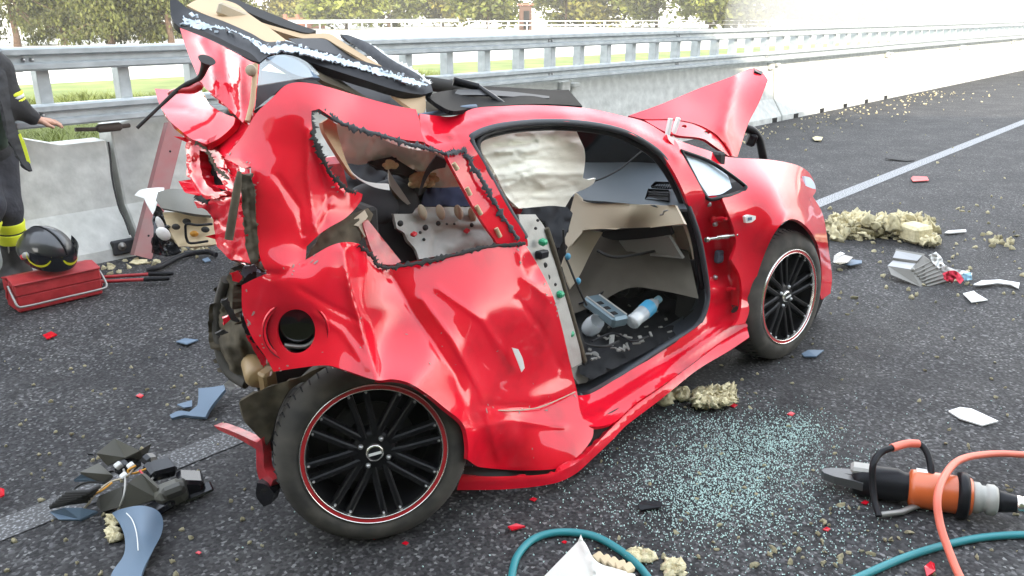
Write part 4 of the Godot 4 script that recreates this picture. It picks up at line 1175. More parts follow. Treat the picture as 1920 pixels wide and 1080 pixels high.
	band("mat_edge", M.red, car, [1195,521,-.5, 1225,523,-.46, 1250,528,-.4, 1272,532,-.34], .007)
	sheet("kick_panel", M.soot, car, [1268,505, 1280,488, 1304,488, 1312,545, 1306,575, 1280,600, 1266,590, 1270,540], [1268,505,-.26, 1304,488,-.18, 1306,575,-.17, 1266,590,-.24], {"step": 8.0, "creases": [[.012, 4.0, [1285,500, 1292,570]]]})
	sheet("centre_console", M.black, car, [985,388, 1062,386, 1074,400, 1062,440, 1045,470, 1030,432, 1005,405, 975,402], [985,388,-.7, 1074,400,-.6, 1045,470,-.5], {"step": 9.0, "lip": .02, "noise": .02, "fr": .05})
	# inner B-pillar with its clips and holes
	var bp := sheet("inner_pillar", M.alu, car, [972,402, 1004,402, 1022,428, 1034,470, 1050,520, 1068,585, 1094,678, 1072,690, 1062,655, 1050,605, 1034,552, 1008,502, 984,460], [972,402,-.17, 1004,402,-.2, 1050,520,-.18, 1094,678,-.15, 1062,655,-.1, 1008,502,-.13, 984,460,-.14], {"step": 7.0, "noise": .004, "fr": .04, "creases": [[.01, 4.0, [1000,410, 1040,520, 1080,660]]]})
	band("pillar_edge", M.felt, bp, [1024,428,-.2, 1038,470,-.19, 1052,520,-.18, 1070,585,-.165, 1096,678,-.145], .012)
	for h in [[1004,428, 3], [1021,497, 6], [1025,520, 8], [1040,533, 4], [1047,571, 5], [1050,590, 3.5], [1058,606, 3.5], [1064,650, 4], [1008,413, 3]]:
		var hb := MB.new()
		hb.lathe(axis_y(cz(h[0], h[1], -.155), Vector3(-.3, .1, 1)), [[0, .008], [.0016 * h[2], .007], [.0019 * h[2], .0]], 12)
		put("hole", hb, M.soot, bp)
	for g in [[1018,454], [1050,552], [1069,626]]:
		var gb := MB.new()
		gb.box(xf(cz(g[0], g[1], -.14), .3, .2), Vector3(.03, .024, .03), .006)
		put("green_clip", gb, M.green, bp)
	var pb := MB.new()
	pb.box(xf(cz(1016,477,-.14), .3, 0, -.1), Vector3(.06, .03, .03), .005)
	put("black_plug", pb, M.black, bp)
	sheet("belt_cover", M.black, car, [1054,500, 1062,530, 1080,600, 1100,650, 1113,690, 1100,700, 1090,655, 1072,585, 1058,530], [1054,500,-.24, 1080,600,-.24, 1113,690,-.2, 1090,655,-.2], {"step": 7.0})
	sheet("pillar_foot", M.grey, car, [1066,678, 1085,675, 1110,700, 1108,716, 1084,720, 1074,705], [1066,678,-.16, 1110,700,-.2, 1084,720,-.14], {"step": 6.0, "lip": .03})
	band("wire", M.soot, car, [1056,430,-.35, 1060,478,-.35, 1068,500,-.33, 1080,530,-.3, 1092,556,-.3, 1100,572,-.3], .005)
	for b in [[1065,481,-.34], [1084,527,-.3]]:
		var bb := MB.new()
		bb.blob(xf(cz(b[0], b[1], b[2]), 0, 0, 0, Vector3(.014, .016, .012)), nz, .1, 1.0, 6, 8)
		put("wire_clip", bb, M.sky, car)
	band("dangling_wire", M.soot, car, [1218,272,-.5, 1195,290,-.52, 1165,315,-.55, 1135,332,-.58, 1110,341,-.6], .004)
	band("pillar_edge_trim", M.beige, car, [1236,285,-.28, 1256,318,-.24, 1272,352,-.22, 1283,390,-.2], .007)
	# burst airbags
	var wr := []
	for k in 26:
		var y0 := rng.randf_range(250, 385)
		var x0 := rng.randf_range(890, 1040)
		var ln := []
		for j in 5: ln.append_array([x0 + j * rng.randf_range(14, 26), y0 - j * rng.randf_range(-1, 4) + rng.randf_range(-4, 4)])
		wr.append([rng.randf_range(.006, .013) * (1 if rng.randf() > .5 else -1), rng.randf_range(2.0, 4.0), ln])
	var ab := sheet("side_airbag", M.bag, car, [890,264, 933,249, 987,244, 1040,241, 1080,244, 1088,262, 1096,281, 1097,303, 1093,334, 1104,337, 1117,334, 1113,344, 1095,355, 1076,364, 1060,388, 1035,386, 1007,388, 973,391, 950,368, 927,322],
		[890,264,-.34, 987,244,-.36, 1080,244,-.4, 1097,303,-.45, 1117,334,-.45, 1060,388,-.42, 973,391,-.3, 927,322,-.3, 1000,310,-.28, 1040,290,-.34, 1000,360,-.34], {"step": 4.5, "bstep": 5.0, "noise": .003, "fr": .03, "creases": wr + [[.014, 4.0, [900,290, 960,280, 1080,270]], [-.014, 5.0, [930,318, 1000,300, 1090,305]], [.014, 4.0, [950,350, 1010,325, 1095,325]], [-.014, 4.0, [930,275, 1000,268, 1085,255]], [.012, 3.0, [990,345, 1010,340, 1020,350]], [-.016, 4.0, [985,388, 1000,360, 1075,350]]]})
	sheet("curtain_airbag", M.bag, car, [631,232, 658,238, 700,252, 738,270, 780,281, 815,286, 836,298, 858,333, 870,350, 803,350, 779,330, 767,318, 735,294, 708,300, 678,309, 652,306, 643,292, 631,259],
		[631,232,-.3, 738,270,-.3, 836,298,-.28, 870,350,-.3, 803,350,-.4, 735,294,-.42, 678,309,-.42, 631,259,-.36, 690,280,-.34], {"step": 6.0, "noise": .03, "fr": .05, "creases": [[.02, 4.0, [640,240, 690,275, 740,300]], [-.02, 4.0, [700,256, 750,290, 800,340]], [.016, 4.0, [660,300, 720,285, 800,300]]]})
	sheet("pillar_trim", M.tan, car, [604,230, 616,222, 631,233, 634,252, 649,301, 661,326, 668,336, 655,322, 640,300, 619,266, 608,246], [604,230,-.25, 631,233,-.27, 668,336,-.26, 619,266,-.24], {"step": 6.0})
	sheet("trim_edge", M.white, car, [648,300, 661,323, 684,339, 708,344, 729,345, 731,357, 702,351, 672,335, 655,318], [648,300,-.26, 684,339,-.25, 731,357,-.24], {"step": 5.0, "bstep": 4.0})
	sheet("rear_seat", M.seat, car, [640,300, 735,290, 800,326, 880,350, 890,390, 785,388, 770,402, 738,412, 690,398, 660,370], [640,300,-.6, 735,290,-.7, 800,326,-.7, 890,390,-.6, 738,412,-.5, 690,360,-.5], {"step": 9.0, "noise": .05, "fr": .03, "lip": .0})
	for sb in [[735,385,-.45,.13,.1], [775,350,-.5,.14,.11], [700,385,-.42,.1,.08], [800,370,-.5,.15,.09]]:
		var bb := MB.new()
		bb.blob(xf(cz(sb[0], sb[1], sb[2]), .4, .2, 0, Vector3(sb[3], sb[4], .1)), nz, .35, 3.0, 14, 20)
		put("seat_cushion", bb, M.seat, car)
	sheet("torn_trim", M.soot, car, [690,305, 708,299, 735,293, 775,318, 800,332, 810,345, 780,338, 745,325, 715,318], [690,305,-.36, 735,293,-.38, 810,345,-.36], {"step": 8.0, "noise": .02, "fr": .05})
	var tf := MB.new()
	for k in 14: tf.blob(xf(cz(732 + rng.randf_range(-9, 9), 308 + rng.randf_range(-6, 6), -.33), rng.randf() * 3, 0, 0, Vector3(.016, .01, .012)), nz, .8, 4.0, 5, 7)
	put("stuffing", tf, M.foam_tan, car)
	var t2 := MB.new()
	for k in 18: t2.blob(xf(cz(792 + rng.randf_range(-16, 24), 336 + rng.randf_range(-8, 10), -.36), rng.randf() * 3, 0, 0, Vector3(.03, .016, .02)), nz, .8, 4.0, 6, 8)
	put("stuffing", t2, M.foam_tan, car)
	sheet("torn_strap", M.seat, car, [818,292, 838,302, 835,314, 812,320, 800,335, 788,365, 785,364, 793,335, 802,315], [818,292,-.25, 835,314,-.24, 788,365,-.3], {"step": 6.0})
	sheet("seat_blade", M.alu, car, [729,318, 734,328, 770,382, 764,384, 750,372, 731,346], [729,318,-.33, 770,382,-.34, 731,346,-.34], {"step": 7.0, "lip": .01})
	sheet("blade_back", M.felt, car, [731,346, 750,370, 768,386, 752,396, 740,375], [731,346,-.35, 768,386,-.36, 740,375,-.36], {"step": 7.0, "noise": .01, "fr": .1})
	sheet("navy_cloth", M.navy, car, [806,352, 850,350, 886,352, 888,386, 790,386, 796,360], [806,352,-.4, 886,352,-.36, 888,386,-.34, 790,386,-.38], {"step": 8.0, "noise": .012, "fr": .04})
	var ip := sheet("inner_panel", M.alu, car, [738,401, 772,401, 784,388, 890,388, 903,408, 922,446, 927,460, 860,473, 786,486, 779,467, 764,449, 758,437, 744,428], [738,401,-.3, 890,388,-.3, 927,460,-.2, 786,486,-.22, 764,449,-.27, 840,430,-.27], {"step": 6.0, "noise": .006, "fr": .05, "creases": [[.014, 4.0, [775,400, 830,418, 905,420]], [-.012, 4.0, [812,480, 815,440, 850,432, 905,434]]], "dents": [[850,455,30,.02], [890,452,24,.02]]})
	for f in [[792,398], [826,398], [860,398], [886,402]]:
		var fb := MB.new()
		fb.blob(xf(cz(f[0], f[1], -.27), 0, 0, .3, Vector3(.016, .03, .016)), nz, .1, 1.0, 8, 10)
		put("padding_fin", fb, M.beige, ip)
	for h in [[751,419,6], [798,427,6], [822,419,5], [838,420,2.5], [852,420,2.5], [788,436,3], [795,449,3], [884,422,5], [797,473,4], [775,440,4]]:
		var hb := MB.new()
		hb.lathe(axis_y(cz(h[0], h[1], -.26), Vector3(-.3, .1, 1)), [[0, .006], [.0014 * h[2], .005], [.0018 * h[2], -.002]], 12)
		put("hole", hb, M.soot, ip)
	for g in [[776,439], [875,433]]:
		var gb := MB.new()
		gb.box(xf(cz(g[0], g[1], -.245), .3, .2, .4), Vector3(.022, .012, .02), .004)
		put("red_clip", gb, M.red, ip)
	var lt := MB.new()
	for k in 46:
		var p := cy(rng.randf_range(1095, 1260), rng.randf_range(570, 690), .285)
		if p.z > -.12: p.z = -.14
		lt.box(xf(p, rng.randf() * 3, rng.randf_range(-.5, .5), rng.randf_range(-.5, .5)), Vector3(rng.randf_range(.01, .05), .006, rng.randf_range(.006, .02)), 0.0)
	var lo := put("cabin_litter", lt, M.grey, car)
	lo.set_meta("kind", "stuff")
	for w in [[[1065,600,.3, 1090,640,.3, 1130,650,.31, 1160,640,.3], .006, "soot"], [[1110,640,.32, 1150,625,.33, 1185,640,.31, 1215,630,.3], .005, "black"], [[1120,470,.62, 1150,482,.6, 1190,478,.6, 1230,470,.6], .007, "soot"], [[1085,570,.36, 1110,560,.38, 1140,545,.4, 1170,550,.36], .006, "black"]]:
		var pp := []
		for i in range(0, w[0].size(), 3): pp.append(cy(w[0][i], w[0][i + 1], w[0][i + 2]))
		var mb := MB.new()
		mb.tube(spline(pp, 6), w[1], 6)
		put("loom", mb, M[w[2]], car)
	# crushed rear pillar inside: brown trim and a red inner panel
	sheet("pillar_inside", M.felt, car, [570,490, 590,460, 607,432, 650,406, 690,390, 700,402, 690,425, 672,458, 630,460], [570,490,-.15, 607,432,-.18, 690,390,-.24, 672,458,-.18], {"step": 7.0, "noise": .008, "fr": .05, "creases": [[.012, 4.0, [600,455, 650,425, 690,400]]]})
	sheet("pillar_strip", M.beige, car, [650,420, 684,394, 690,406, 680,420, 690,440, 684,445, 672,424], [650,420,-.2, 684,394,-.22, 684,445,-.18], {"step": 6.0})
	sheet("inner_wheel_house", P_dull(), car, [680,418, 690,412, 712,440, 752,490, 740,496, 710,495, 697,470], [680,418,-.19, 752,490,-.16, 697,470,-.16], {"step": 7.0, "noise": .005, "fr": .05})
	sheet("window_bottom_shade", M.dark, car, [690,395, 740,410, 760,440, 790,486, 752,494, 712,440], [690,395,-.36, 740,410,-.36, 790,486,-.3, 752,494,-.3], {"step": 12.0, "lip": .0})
	sheet("sill_flange", M.paint, car, [610,300, 626,326, 650,350, 680,364, 672,372, 648,362, 624,342], [610,300,-.165, 680,364,-.2, 624,342,-.17], {"step": 6.0})
	# pillar slots
	for s in [[850,306, 858,318], [875,352, 882,366], [893,386, 902,402], [930,428, 938,444]]:
		var sb := MB.new()
		sb.tube([cz(s[0], s[1], -.155 + (s[0] - 850) * .0006), cz(s[2], s[3], -.15 + (s[0] - 850) * .0006)], [.008, .008], 8)
		put("pillar_slot", sb, M.tan, car)
	var ph := MB.new()
	ph.lathe(axis_y(cz(934,400,-.125), Vector3(-.2, .2, 1)), [[0, .004], [.008, .004], [.009, 0]], 12)
	put("pillar_hole", ph, M.dark, car)
func P_dull() -> Material: return M.dull

# ---------------------------------------------------------------- things lying on the road
func rt(px: float, py: float, t: float) -> Vector3:          # world point on the upright plane t (along the barrier)
	var r := ray(px, py)
	return EYE + r * ((t - EYE.dot(RN)) / r.dot(RN))
func scrap(called: String, m: Material, fl: Array, h: float, label: String, cat: String, group := "", th := 0.006, curl := 0.012) -> MeshInstance3D:
	var pts := []
	var c := Vector3.ZERO
	for i in range(0, fl.size(), 2):
		var p := gp(fl[i], fl[i + 1], h + rng.randf_range(0, curl))
		pts.append(p); c += p
	c /= pts.size()
	for i in pts.size(): pts[i] -= c
	var mb := MB.new()
	mb.plate(pts, Vector3.UP, th)
	var o := solo(called, mb, m, label, cat, group)
	o.position = c
	return o
func piece(called: String, m: Material, pts: Array, parent: Node, nrm := Vector3.UP, th := 0.005) -> MeshInstance3D:
	var mb := MB.new()
	mb.plate(pts, nrm, th)
	return put(called, mb, m, parent)
func hoses_and_tool() -> void:
	var h := MB.new()
	var pt := []
	for q in [[1990,858,.05], [1925,853,.09], [1860,851,.12], [1803,861,.15], [1774,888,.165], [1758,930,.155], [1762,980,.1], [1780,1035,.05], [1803,1088,.02], [1840,1150,.013]]: pt.append(gp(q[0], q[1], q[2]))
	h.tube(spline(pt, 10), .0125, 12)
	solo("hydraulic_hose", h, M.hose_red, "salmon red hydraulic hose curving up and over the orange rescue cutter", "hose")
	var h2 := MB.new()
	pt = []
	for q in [[950,1150], [958,1090], [970,1043], [1002,1010], [1050,998], [1110,1004], [1160,1030], [1198,1062], [1230,1100], [1300,1160], [1400,1190], [1500,1150], [1570,1103], [1625,1076], [1700,1044], [1780,1020], [1850,1007], [1930,1003], [2010,1012]]: pt.append(gp(q[0], q[1], .014))
	h2.tube(spline(pt, 10), .0125, 12)
	solo("hydraulic_hose", h2, M.hose_teal, "teal green hydraulic hose looping along the bottom edge of the road", "hose")
	# rescue cutter
	var A := gp(1540, 888, .045); var B := gp(1905, 945, .075)
	var d := (B - A)
	var L := d.length()
	var T := axis_y(A, d)
	var o := thing("rescue_cutter", "orange and black hydraulic rescue cutter lying on the asphalt", "rescue tool", T)
	var k := L / 370.0
	var f := func(list: Array, nm: String, m: Material, par: Node = o) -> void:
		var mb := MB.new()
		var pr := []
		for q in list: pr.append([q[1], q[0] * k])
		mb.lathe(Transform3D(), pr, 28)
		put(nm, mb, m, par)
	f.call([[62, .0], [62, .03], [66, .05], [80, .058], [150, .06], [165, .05], [176, .05]], "jaw_housing", M.black)
	f.call([[172, .05], [176, .064], [184, .066], [262, .066], [270, .062], [270, .0]], "cylinder_body", M.orange_gloss)
	f.call([[262, .066], [264, .078], [272, .082], [280, .08], [284, .07], [270, .06]], "guard_ring", M.black)
	f.call([[276, .06], [284, .066], [290, .062], [292, .03]], "cylinder_cap", M.orange_gloss)
	f.call([[286, .03], [288, .05], [294, .054], [304, .054], [308, .045], [316, .045], [318, .053], [330, .053], [336, .046], [338, .02]], "valve_collar", M.alu)
	f.call([[334, .02], [336, .038], [346, .036], [372, .028], [374, .02]], "hose_boot", M.black)
	f.call([[370, .02], [370, .03], [378, .03], [379, .027], [384, .031], [392, .031], [393, .02]], "coupling", M.chrome)
	var up := (T.basis.inverse() * Vector3.UP).normalized()
	up = (up - Vector3(0, up.y, 0)).normalized()
	var sd := Vector3(0, 1, 0).cross(up)
	# two blades, flat curved steel
	for s in [1, -1]:
		var mb := MB.new()
		var P := []
		for q in [[0, .0], [6, .016], [26, .03], [58, .038], [84, .05], [84, .0], [60, .002], [34, -.004], [10, -.008]]: P.append(Vector2(q[0] * k, q[1] * s + .012 * s))
		mb.prism(Transform3D(Basis(Vector3(0, 1, 0), sd, Vector3(0, 1, 0).cross(sd)), up * .006 * s), P, .03)
		put("blade", mb, M.blade_steel, o)
	var sh := MB.new()
	sh.box(Transform3D(Basis(sd, Vector3(0, 1, 0), -up), Vector3(0, 80 * k, 0) + up * .045), Vector3(.06, .075, .028), .01)
	put("blade_guard", sh, M.alu, o)
	var hd := MB.new()
	var hp := []
	for q in [[1648, 968, .03], [1640, 940, .06], [1636, 905, .11], [1637, 872, .165], [1650, 850, .19], [1672, 840, .2], [1700, 832, .2], [1722, 832, .195], [1736, 845, .18], [1744, 868, .15], [1746, 890, .12]]: hp.append(T.affine_inverse() * gp(q[0], q[1], q[2]))
	hd.tube(spline(hp, 6), .0115, 10)
	var hn := put("carry_handle", hd, M.black, o)
	var hg := MB.new()
	hg.tube(spline([hp[5], hp[6], hp[7]], 6), .0145, 10)
	put("handle_grip", hg, M.hose_red, hn)
	var hl := MB.new()
	hl.tube([T.affine_inverse() * gp(1648, 966, .02), T.affine_inverse() * gp(1690, 960, .016), T.affine_inverse() * gp(1740, 940, .02)], .011, 10)
	put("handle_foot", hl, M.steel_dull, hn)
	var lb := MB.new()
	lb.box(Transform3D(Basis(sd, Vector3(0, 1, 0), -up), Vector3(0, 196 * k, 0) + (up * .9 - sd * .2).normalized() * .066), Vector3(.025, .035, .004), 0.0)
	put("label_plate", lb, M.white, o)
func scraps() -> void:
	wool_noise()
	# left foreground: burst lamp unit
	var c := gp(235, 940, 0)
	var o := thing("broken_lamp_unit", "smashed grey lamp and motor unit with loose orange wires on the asphalt", "car part", Transform3D(Basis(), c))
	var q := func(px: float, py: float, h: float) -> Vector3: return gp(px, py, h) - c
	piece("backing_plate", M.olive, [q.call(180,850,.16), q.call(215,822,.18), q.call(262,845,.15), q.call(235,858,.12), q.call(200,872,.1)], o, Vector3(0, .7, .7).normalized(), .012)
	piece("backing_plate", M.olive, [q.call(262,845,.14), q.call(283,832,.13), q.call(270,862,.08), q.call(232,860,.1)], o, Vector3(.2, .7, .7).normalized(), .01)
	piece("frame_piece", M.soot, [q.call(163,850,.13), q.call(175,852,.12), q.call(190,885,.06), q.call(212,882,.07), q.call(185,890,.04)], o, Vector3(0, .8, .5).normalized(), .012)
	piece("lens_shell", M.slate, [q.call(138,900,.05), q.call(160,883,.09), q.call(192,890,.07), q.call(192,905,.04), q.call(160,900,.05)], o, Vector3(-.2, .9, .3).normalized(), .01)
	piece("olive_shell", M.olive, [q.call(150,885,.1), q.call(185,868,.1), q.call(210,890,.07), q.call(195,905,.04)], o, Vector3(0, .9, .4).normalized(), .015)
	piece("side_shell", M.olive, [q.call(240,905,.13), q.call(265,888,.14), q.call(295,915,.1), q.call(296,935,.05), q.call(225,958,.02)], o, Vector3(0, .5, .85).normalized(), .03)
	piece("lower_shell", M.olive_dark, [q.call(185,930,.06), q.call(230,912,.1), q.call(228,950,.04), q.call(190,960,.01), q.call(180,945,.04)], o, Vector3(0, .6, .8).normalized(), .03)
	piece("slate_fin", M.slate, [q.call(93,960,.01), q.call(120,952,.05), q.call(152,952,.05), q.call(182,958,.03), q.call(150,974,.01), q.call(110,974,.005)], o, Vector3(0, .9, .4).normalized(), .012)
	for k in 6:
		var mb := MB.new()
		mb.tube([q.call(95 + k * 6, 950 - k * 5, .04 + .01 * k), q.call(130 + k * 8, 942 - k * 4, .06 + .012 * k), q.call(165 + k * 4, 938 - k * 5, .05 + .01 * k)], .009, 5)
		put("cooling_fin", mb, M.soot, o)
	var mt := MB.new()
	mt.box(xf(q.call(320, 925, .055), .5, .35, .2), Vector3(.1, .085, .075), .02)
	put("motor_case", mt, M.olive, o)
	var m2 := MB.new()
	m2.box(xf(q.call(326, 920, .085), .5, .35, .2), Vector3(.075, .05, .04), .012)
	m2.box(xf(q.call(342, 918, .05), .2, .4, .1), Vector3(.03, .07, .06), .008)
	put("motor_cover", m2, M.olive_dark, o)
	for s in [[q.call(355, 905, .04), Vector3(.1, .06, .09)], [q.call(300, 880, .08), Vector3(.1, .05, .08)], [q.call(240, 870, .07), Vector3(.09, .06, .06)], [q.call(290, 955, .02), Vector3(.14, .03, .07)], [q.call(372, 922, .02), Vector3(.1, .012, .05)], [q.call(280, 862, .11), Vector3(.05, .04, .05)]]:
		var mb := MB.new()
		mb.box(xf(s[0], rng.randf() * 2, .3, rng.randf_range(-.5, .5)), s[1], .012)
		put("black_casing", mb, M.gloss, o)
	for w in [[[255,873,.13, 240,882,.12, 250,888,.1, 285,875,.1, 298,872,.08], "amber"], [[250,880,.12, 235,895,.1, 205,905,.08, 180,925,.06, 165,945,.04, 155,956,.02], "beige"], [[232,880,.1, 235,900,.1, 232,930,.08, 222,956,.02], "alu"], [[262,882,.12, 270,895,.11, 260,905,.1], "red"], [[195,905,.05, 160,905,.05, 140,918,.03, 165,925,.04, 185,915,.04], "soot"], [[300,872,.08, 292,888,.08, 280,905,.08], "alu"], [[210,905,.09, 190,920,.08, 170,930,.06], "amber"]]:
		var pp := []
		for i in range(0, w[0].size(), 3): pp.append(q.call(w[0][i], w[0][i + 1], w[0][i + 2]))
		var mb := MB.new()
		mb.tube(spline(pp, 6), .004, 6)
		put("wire", mb, M[w[1]], o)
	for w in [[222,873,.1], [233,893,.1], [246,874,.11]]:
		var mb := MB.new()
		mb.box(xf(q.call(w[0], w[1], w[2]), 1, .5, .5), Vector3(.025, .03, .02), .004)
		put("white_connector", mb, M.white, o)
	var sl := sheet("bumper_trim", M.slate, null, [210,962, 225,955, 262,948, 292,955, 305,972, 303,1000, 288,1030, 268,1070, 262,1100, 200,1100, 212,1070, 232,1040, 234,1010, 226,985], [210,962,.03, 262,948,.09, 305,985,.05, 268,1070,.035, 200,1100,.02, 234,1010,.06, 265,1000,.09], {"by": 4, "step": 8.0, "lip": .012, "seed": 3})
	tag(sl, "curved slate blue plastic bumper trim in front of the smashed lamp unit", "car part")
	var sc := MB.new()
	var s1 := []
	for z in [[237,962,.095], [248,975,.098], [256,1000,.097], [259,1032,.08]]: s1.append(gp(z[0], z[1], z[2]))
	sc.tube(spline(s1, 4), .0016, 5)
	put("scratch", sc, M.white, sl)
	for kk in 2:
		var ft := MB.new()
		for i in 9: ft.blob(xf(gp(212 + rng.randf_range(-8, 9), (975 if kk == 0 else 1002) + rng.randf_range(-8, 8), .012), rng.randf() * 3, 0, 0, Vector3(.015, .012, .015)), wool, 1.7, 1.5, 6, 8)
		solo("foam_tuft", ft, M.foam, ["cream foam tuft beside the slate trim, under the lamp unit", "small cream foam tuft at the left edge of the curved slate trim"][kk], "foam piece", "foam tufts on the road")
	var st := sheet("trim_panel", M.slate, null, [372,728, 395,726, 420,722, 422,730, 405,750, 392,768, 385,782, 360,780, 345,778, 322,784, 318,778, 335,770, 355,772, 370,760, 372,745], [372,728,.06, 420,722,.08, 385,782,.02, 322,784,.01, 405,750,.06, 360,775,.02], {"by": 4, "step": 7.0, "seed": 5})
	tag(st, "bent slate blue plastic panel lying by the rear mud flap", "car part")
	scrap("trim_chip", M.slate, [332,758, 360,750, 360,762, 345,764], .02, "small slate blue chip touching the bent slate panel", "car part")
	var wp := MB.new()
	wp.plate([gp(418,722,.05), gp(430,712,.08), gp(437,712,.08), gp(441,727,.03), gp(432,732,.02)], Vector3(0, .7, .7).normalized(), .008)
	wp.plate([gp(438,714,.06), gp(455,722,.03), gp(450,727,.02), gp(442,726,.02)], Vector3(0, .7, .7).normalized(), .008)
	solo("white_shard", wp, M.white, "broken white plastic shard at the top corner of the bent slate panel", "car part")
	# far left, by the barrier
	var st2 := MB.new()
	var a := gp(264, 482, .02); var b := rt(327, 236, -5.78)
	var y := (b - a).normalized()
	var z := RN - y * RN.dot(y); z = z.normalized()
	var x := y.cross(z)
	var BB := Basis(x, y, z)
	var ln := (b - a).length()
	st2.box(Transform3D(BB, a + y * ln * .5 + z * .03), Vector3(.13, ln, .006), 0.0)
	st2.box(Transform3D(BB, a + y * ln * .5 + z * .0 + x * .062), Vector3(.006, ln, .055), 0.0)
	st2.box(Transform3D(BB, a + y * ln * .5 + z * .0 - x * .062), Vector3(.006, ln, .055), 0.0)
	var beam := solo("steel_beam", st2, M.beam, "faded red steel channel leaning upright against the concrete barrier", "steel beam")
	for hh in [.16, .5, .8]:
		var hm := MB.new()
		hm.lathe(Transform3D(Basis(x, z, -y), a + y * ln * hh + z * .034), [[0, .002], [.007, .002], [.008, 0]], 10)
		put("bolt_hole", hm, M.dark, beam)
	var an := MB.new()
	an.box(Transform3D(Basis(RD, Vector3.UP, RN), rt(233, 462, -5.75)), Vector3(.17, .1, .05), .008)
	var pl := solo("anchor_plate", an, M.seat, "dark anchor plate bolted low on the barrier beside the leaning beam", "anchor plate")
	var nb := MB.new()
	nb.lathe(Transform3D(Basis(RD, RN, -Vector3.UP), rt(229, 462, -5.72)), [[0, .02], [.012, .018], [.014, .006], [.028, .005], [.03, 0]], 14)
	put("bolt", nb, M.steel_dull, pl)
	var cb := MB.new()
	var cp := []
	for w in [[203,266,-5.78], [206,282,-5.77], [210,330,-5.74], [222,385,-5.68], [234,412,-5.63], [244,440,-5.58]]: cp.append(rt(w[0], w[1], w[2]))
	cb.tube(spline(cp, 6), .007, 8)
	solo("cable", cb, M.soot, "thin dark cable hanging down the barrier from its broken notch", "cable")
	var dm := MB.new()
	dm.tube([rt(141, 243, -5.88), rt(182, 242, -5.88)], .014, 10)
	dm.tube([rt(182, 243, -5.88), rt(186, 241, -5.88), rt(224, 237, -5.88), rt(228, 237, -5.88)], [.022, .03, .03, .02], 12)
	dm.tube([rt(228, 237, -5.88), rt(242, 235, -5.9)], .016, 8)
	solo("tie_rod", dm, M.rust, "rusty steel tie rod bridging the notch between barrier pieces", "tie rod")
	# debris between the car's tail and the barrier
	var zz := -4.75
	var bp := sheet("bumper_fragment", M.olive, null, [296,360, 320,354, 360,356, 392,360, 400,376, 398,404, 372,402, 330,395, 302,390, 292,376], [296,360,zz-.12, 360,356,zz-.1, 398,404,zz+.05, 302,390,zz+.05, 340,375,zz+.08], {"by": 3, "step": 7.0, "lip": .02, "seed": 9})
	tag(bp, "grey curved plastic bumper fragment jammed between car tail and barrier", "car part")
	var fp := sheet("foam_board", M.foam_panel, null, [305,398, 340,398, 372,404, 402,410, 410,440, 405,458, 370,462, 335,462, 322,440, 312,420], [305,398,zz-.02, 402,410,zz, 405,458,zz+.12, 335,462,zz+.1], {"by": 3, "step": 7.0, "lip": .03, "noise": .02, "fr": .08, "seed": 11})
	tag(fp, "cream foam backed board under the grey bumper fragment", "car part")
	var fw := MB.new()
	var fpts := []
	for w in [[398,420], [370,422], [350,420], [348,432], [350,448], [358,456], [390,452]]: fpts.append(wz(w[0], w[1], zz + .14))
	fw.tube(spline(fpts, 4), .008, 6)
	put("wire_frame", fw, M.black, fp)
	for w in [[364,438,.02], [350,415,.015], [385,430,.02], [330,425,.015]]:
		var kn := MB.new()
		kn.blob(xf(wz(w[0], w[1], zz + .09), 0, 0, 0, Vector3(.025, .018, .012)), nz, .6, 3.0, 6, 9)
		put("stain", kn, M.amber if w[0] == 364 else M.soot, fp)
	var bg := sheet("black_bag", M.gloss, null, [292,385, 302,390, 314,420, 326,448, 338,470, 320,478, 296,478, 284,474, 288,430, 287,405], [292,385,zz-.1, 326,448,zz+.0, 338,470,zz+.15, 284,474,zz+.05, 305,440,zz+.1], {"by": 3, "step": 6.0, "noise": .06, "fr": .08, "seed": 13})
	tag(bg, "crumpled black plastic sheet standing beside the leaning beam", "plastic sheet")
	var wl := MB.new()
	wl.blob(xf(wz(306, 438, zz + .14), .3, .2, .5, Vector3(.035, .045, .02)), nz, .5, 2.0, 8, 12)
	wl.blob(xf(wz(300, 420, zz + .08), .3, .2, .2, Vector3(.02, .05, .015)), nz, .5, 2.0, 8, 12)
	solo("white_rag", wl, M.white, "small white rag caught in the crumpled black plastic", "rag")
	var pp2 := sheet("paper_sheet", M.white, null, [252,366, 262,356, 290,352, 308,352, 306,362, 298,372, 290,395, 286,402, 276,385, 270,372], [252,366,zz-.35, 308,352,zz-.25, 286,402,zz+.0, 290,365,zz-.1], {"by": 3, "step": 6.0, "noise": .02, "fr": .06, "lip": .002, "seed": 15})
	tag(pp2, "crumpled white paper draped over the leaning beam", "paper")
	var bs := MB.new()
	bs.tube(spline([gp(275, 508, .02), gp(300, 500, .03), gp(340, 480, .03), gp(385, 472, .04), gp(405, 478, .03)], 5), .02, 8)
	solo("rubber_strip", bs, M.black, "black rubber strip on the road behind the car's tail", "rubber strip")
	scrap("foam_flake", M.foam, [242,492, 252,486, 276,486, 275,492, 256,495], .005, "pale foam flake at the foot of the leaning beam", "foam piece")
	scrap("blue_chip", M.slate, [379,486, 390,482, 395,488, 384,491], .01, "small blue grey chip on the road near the tail", "plastic chip")
	# right: foam slab, tray, papers
	var fs := MB.new()
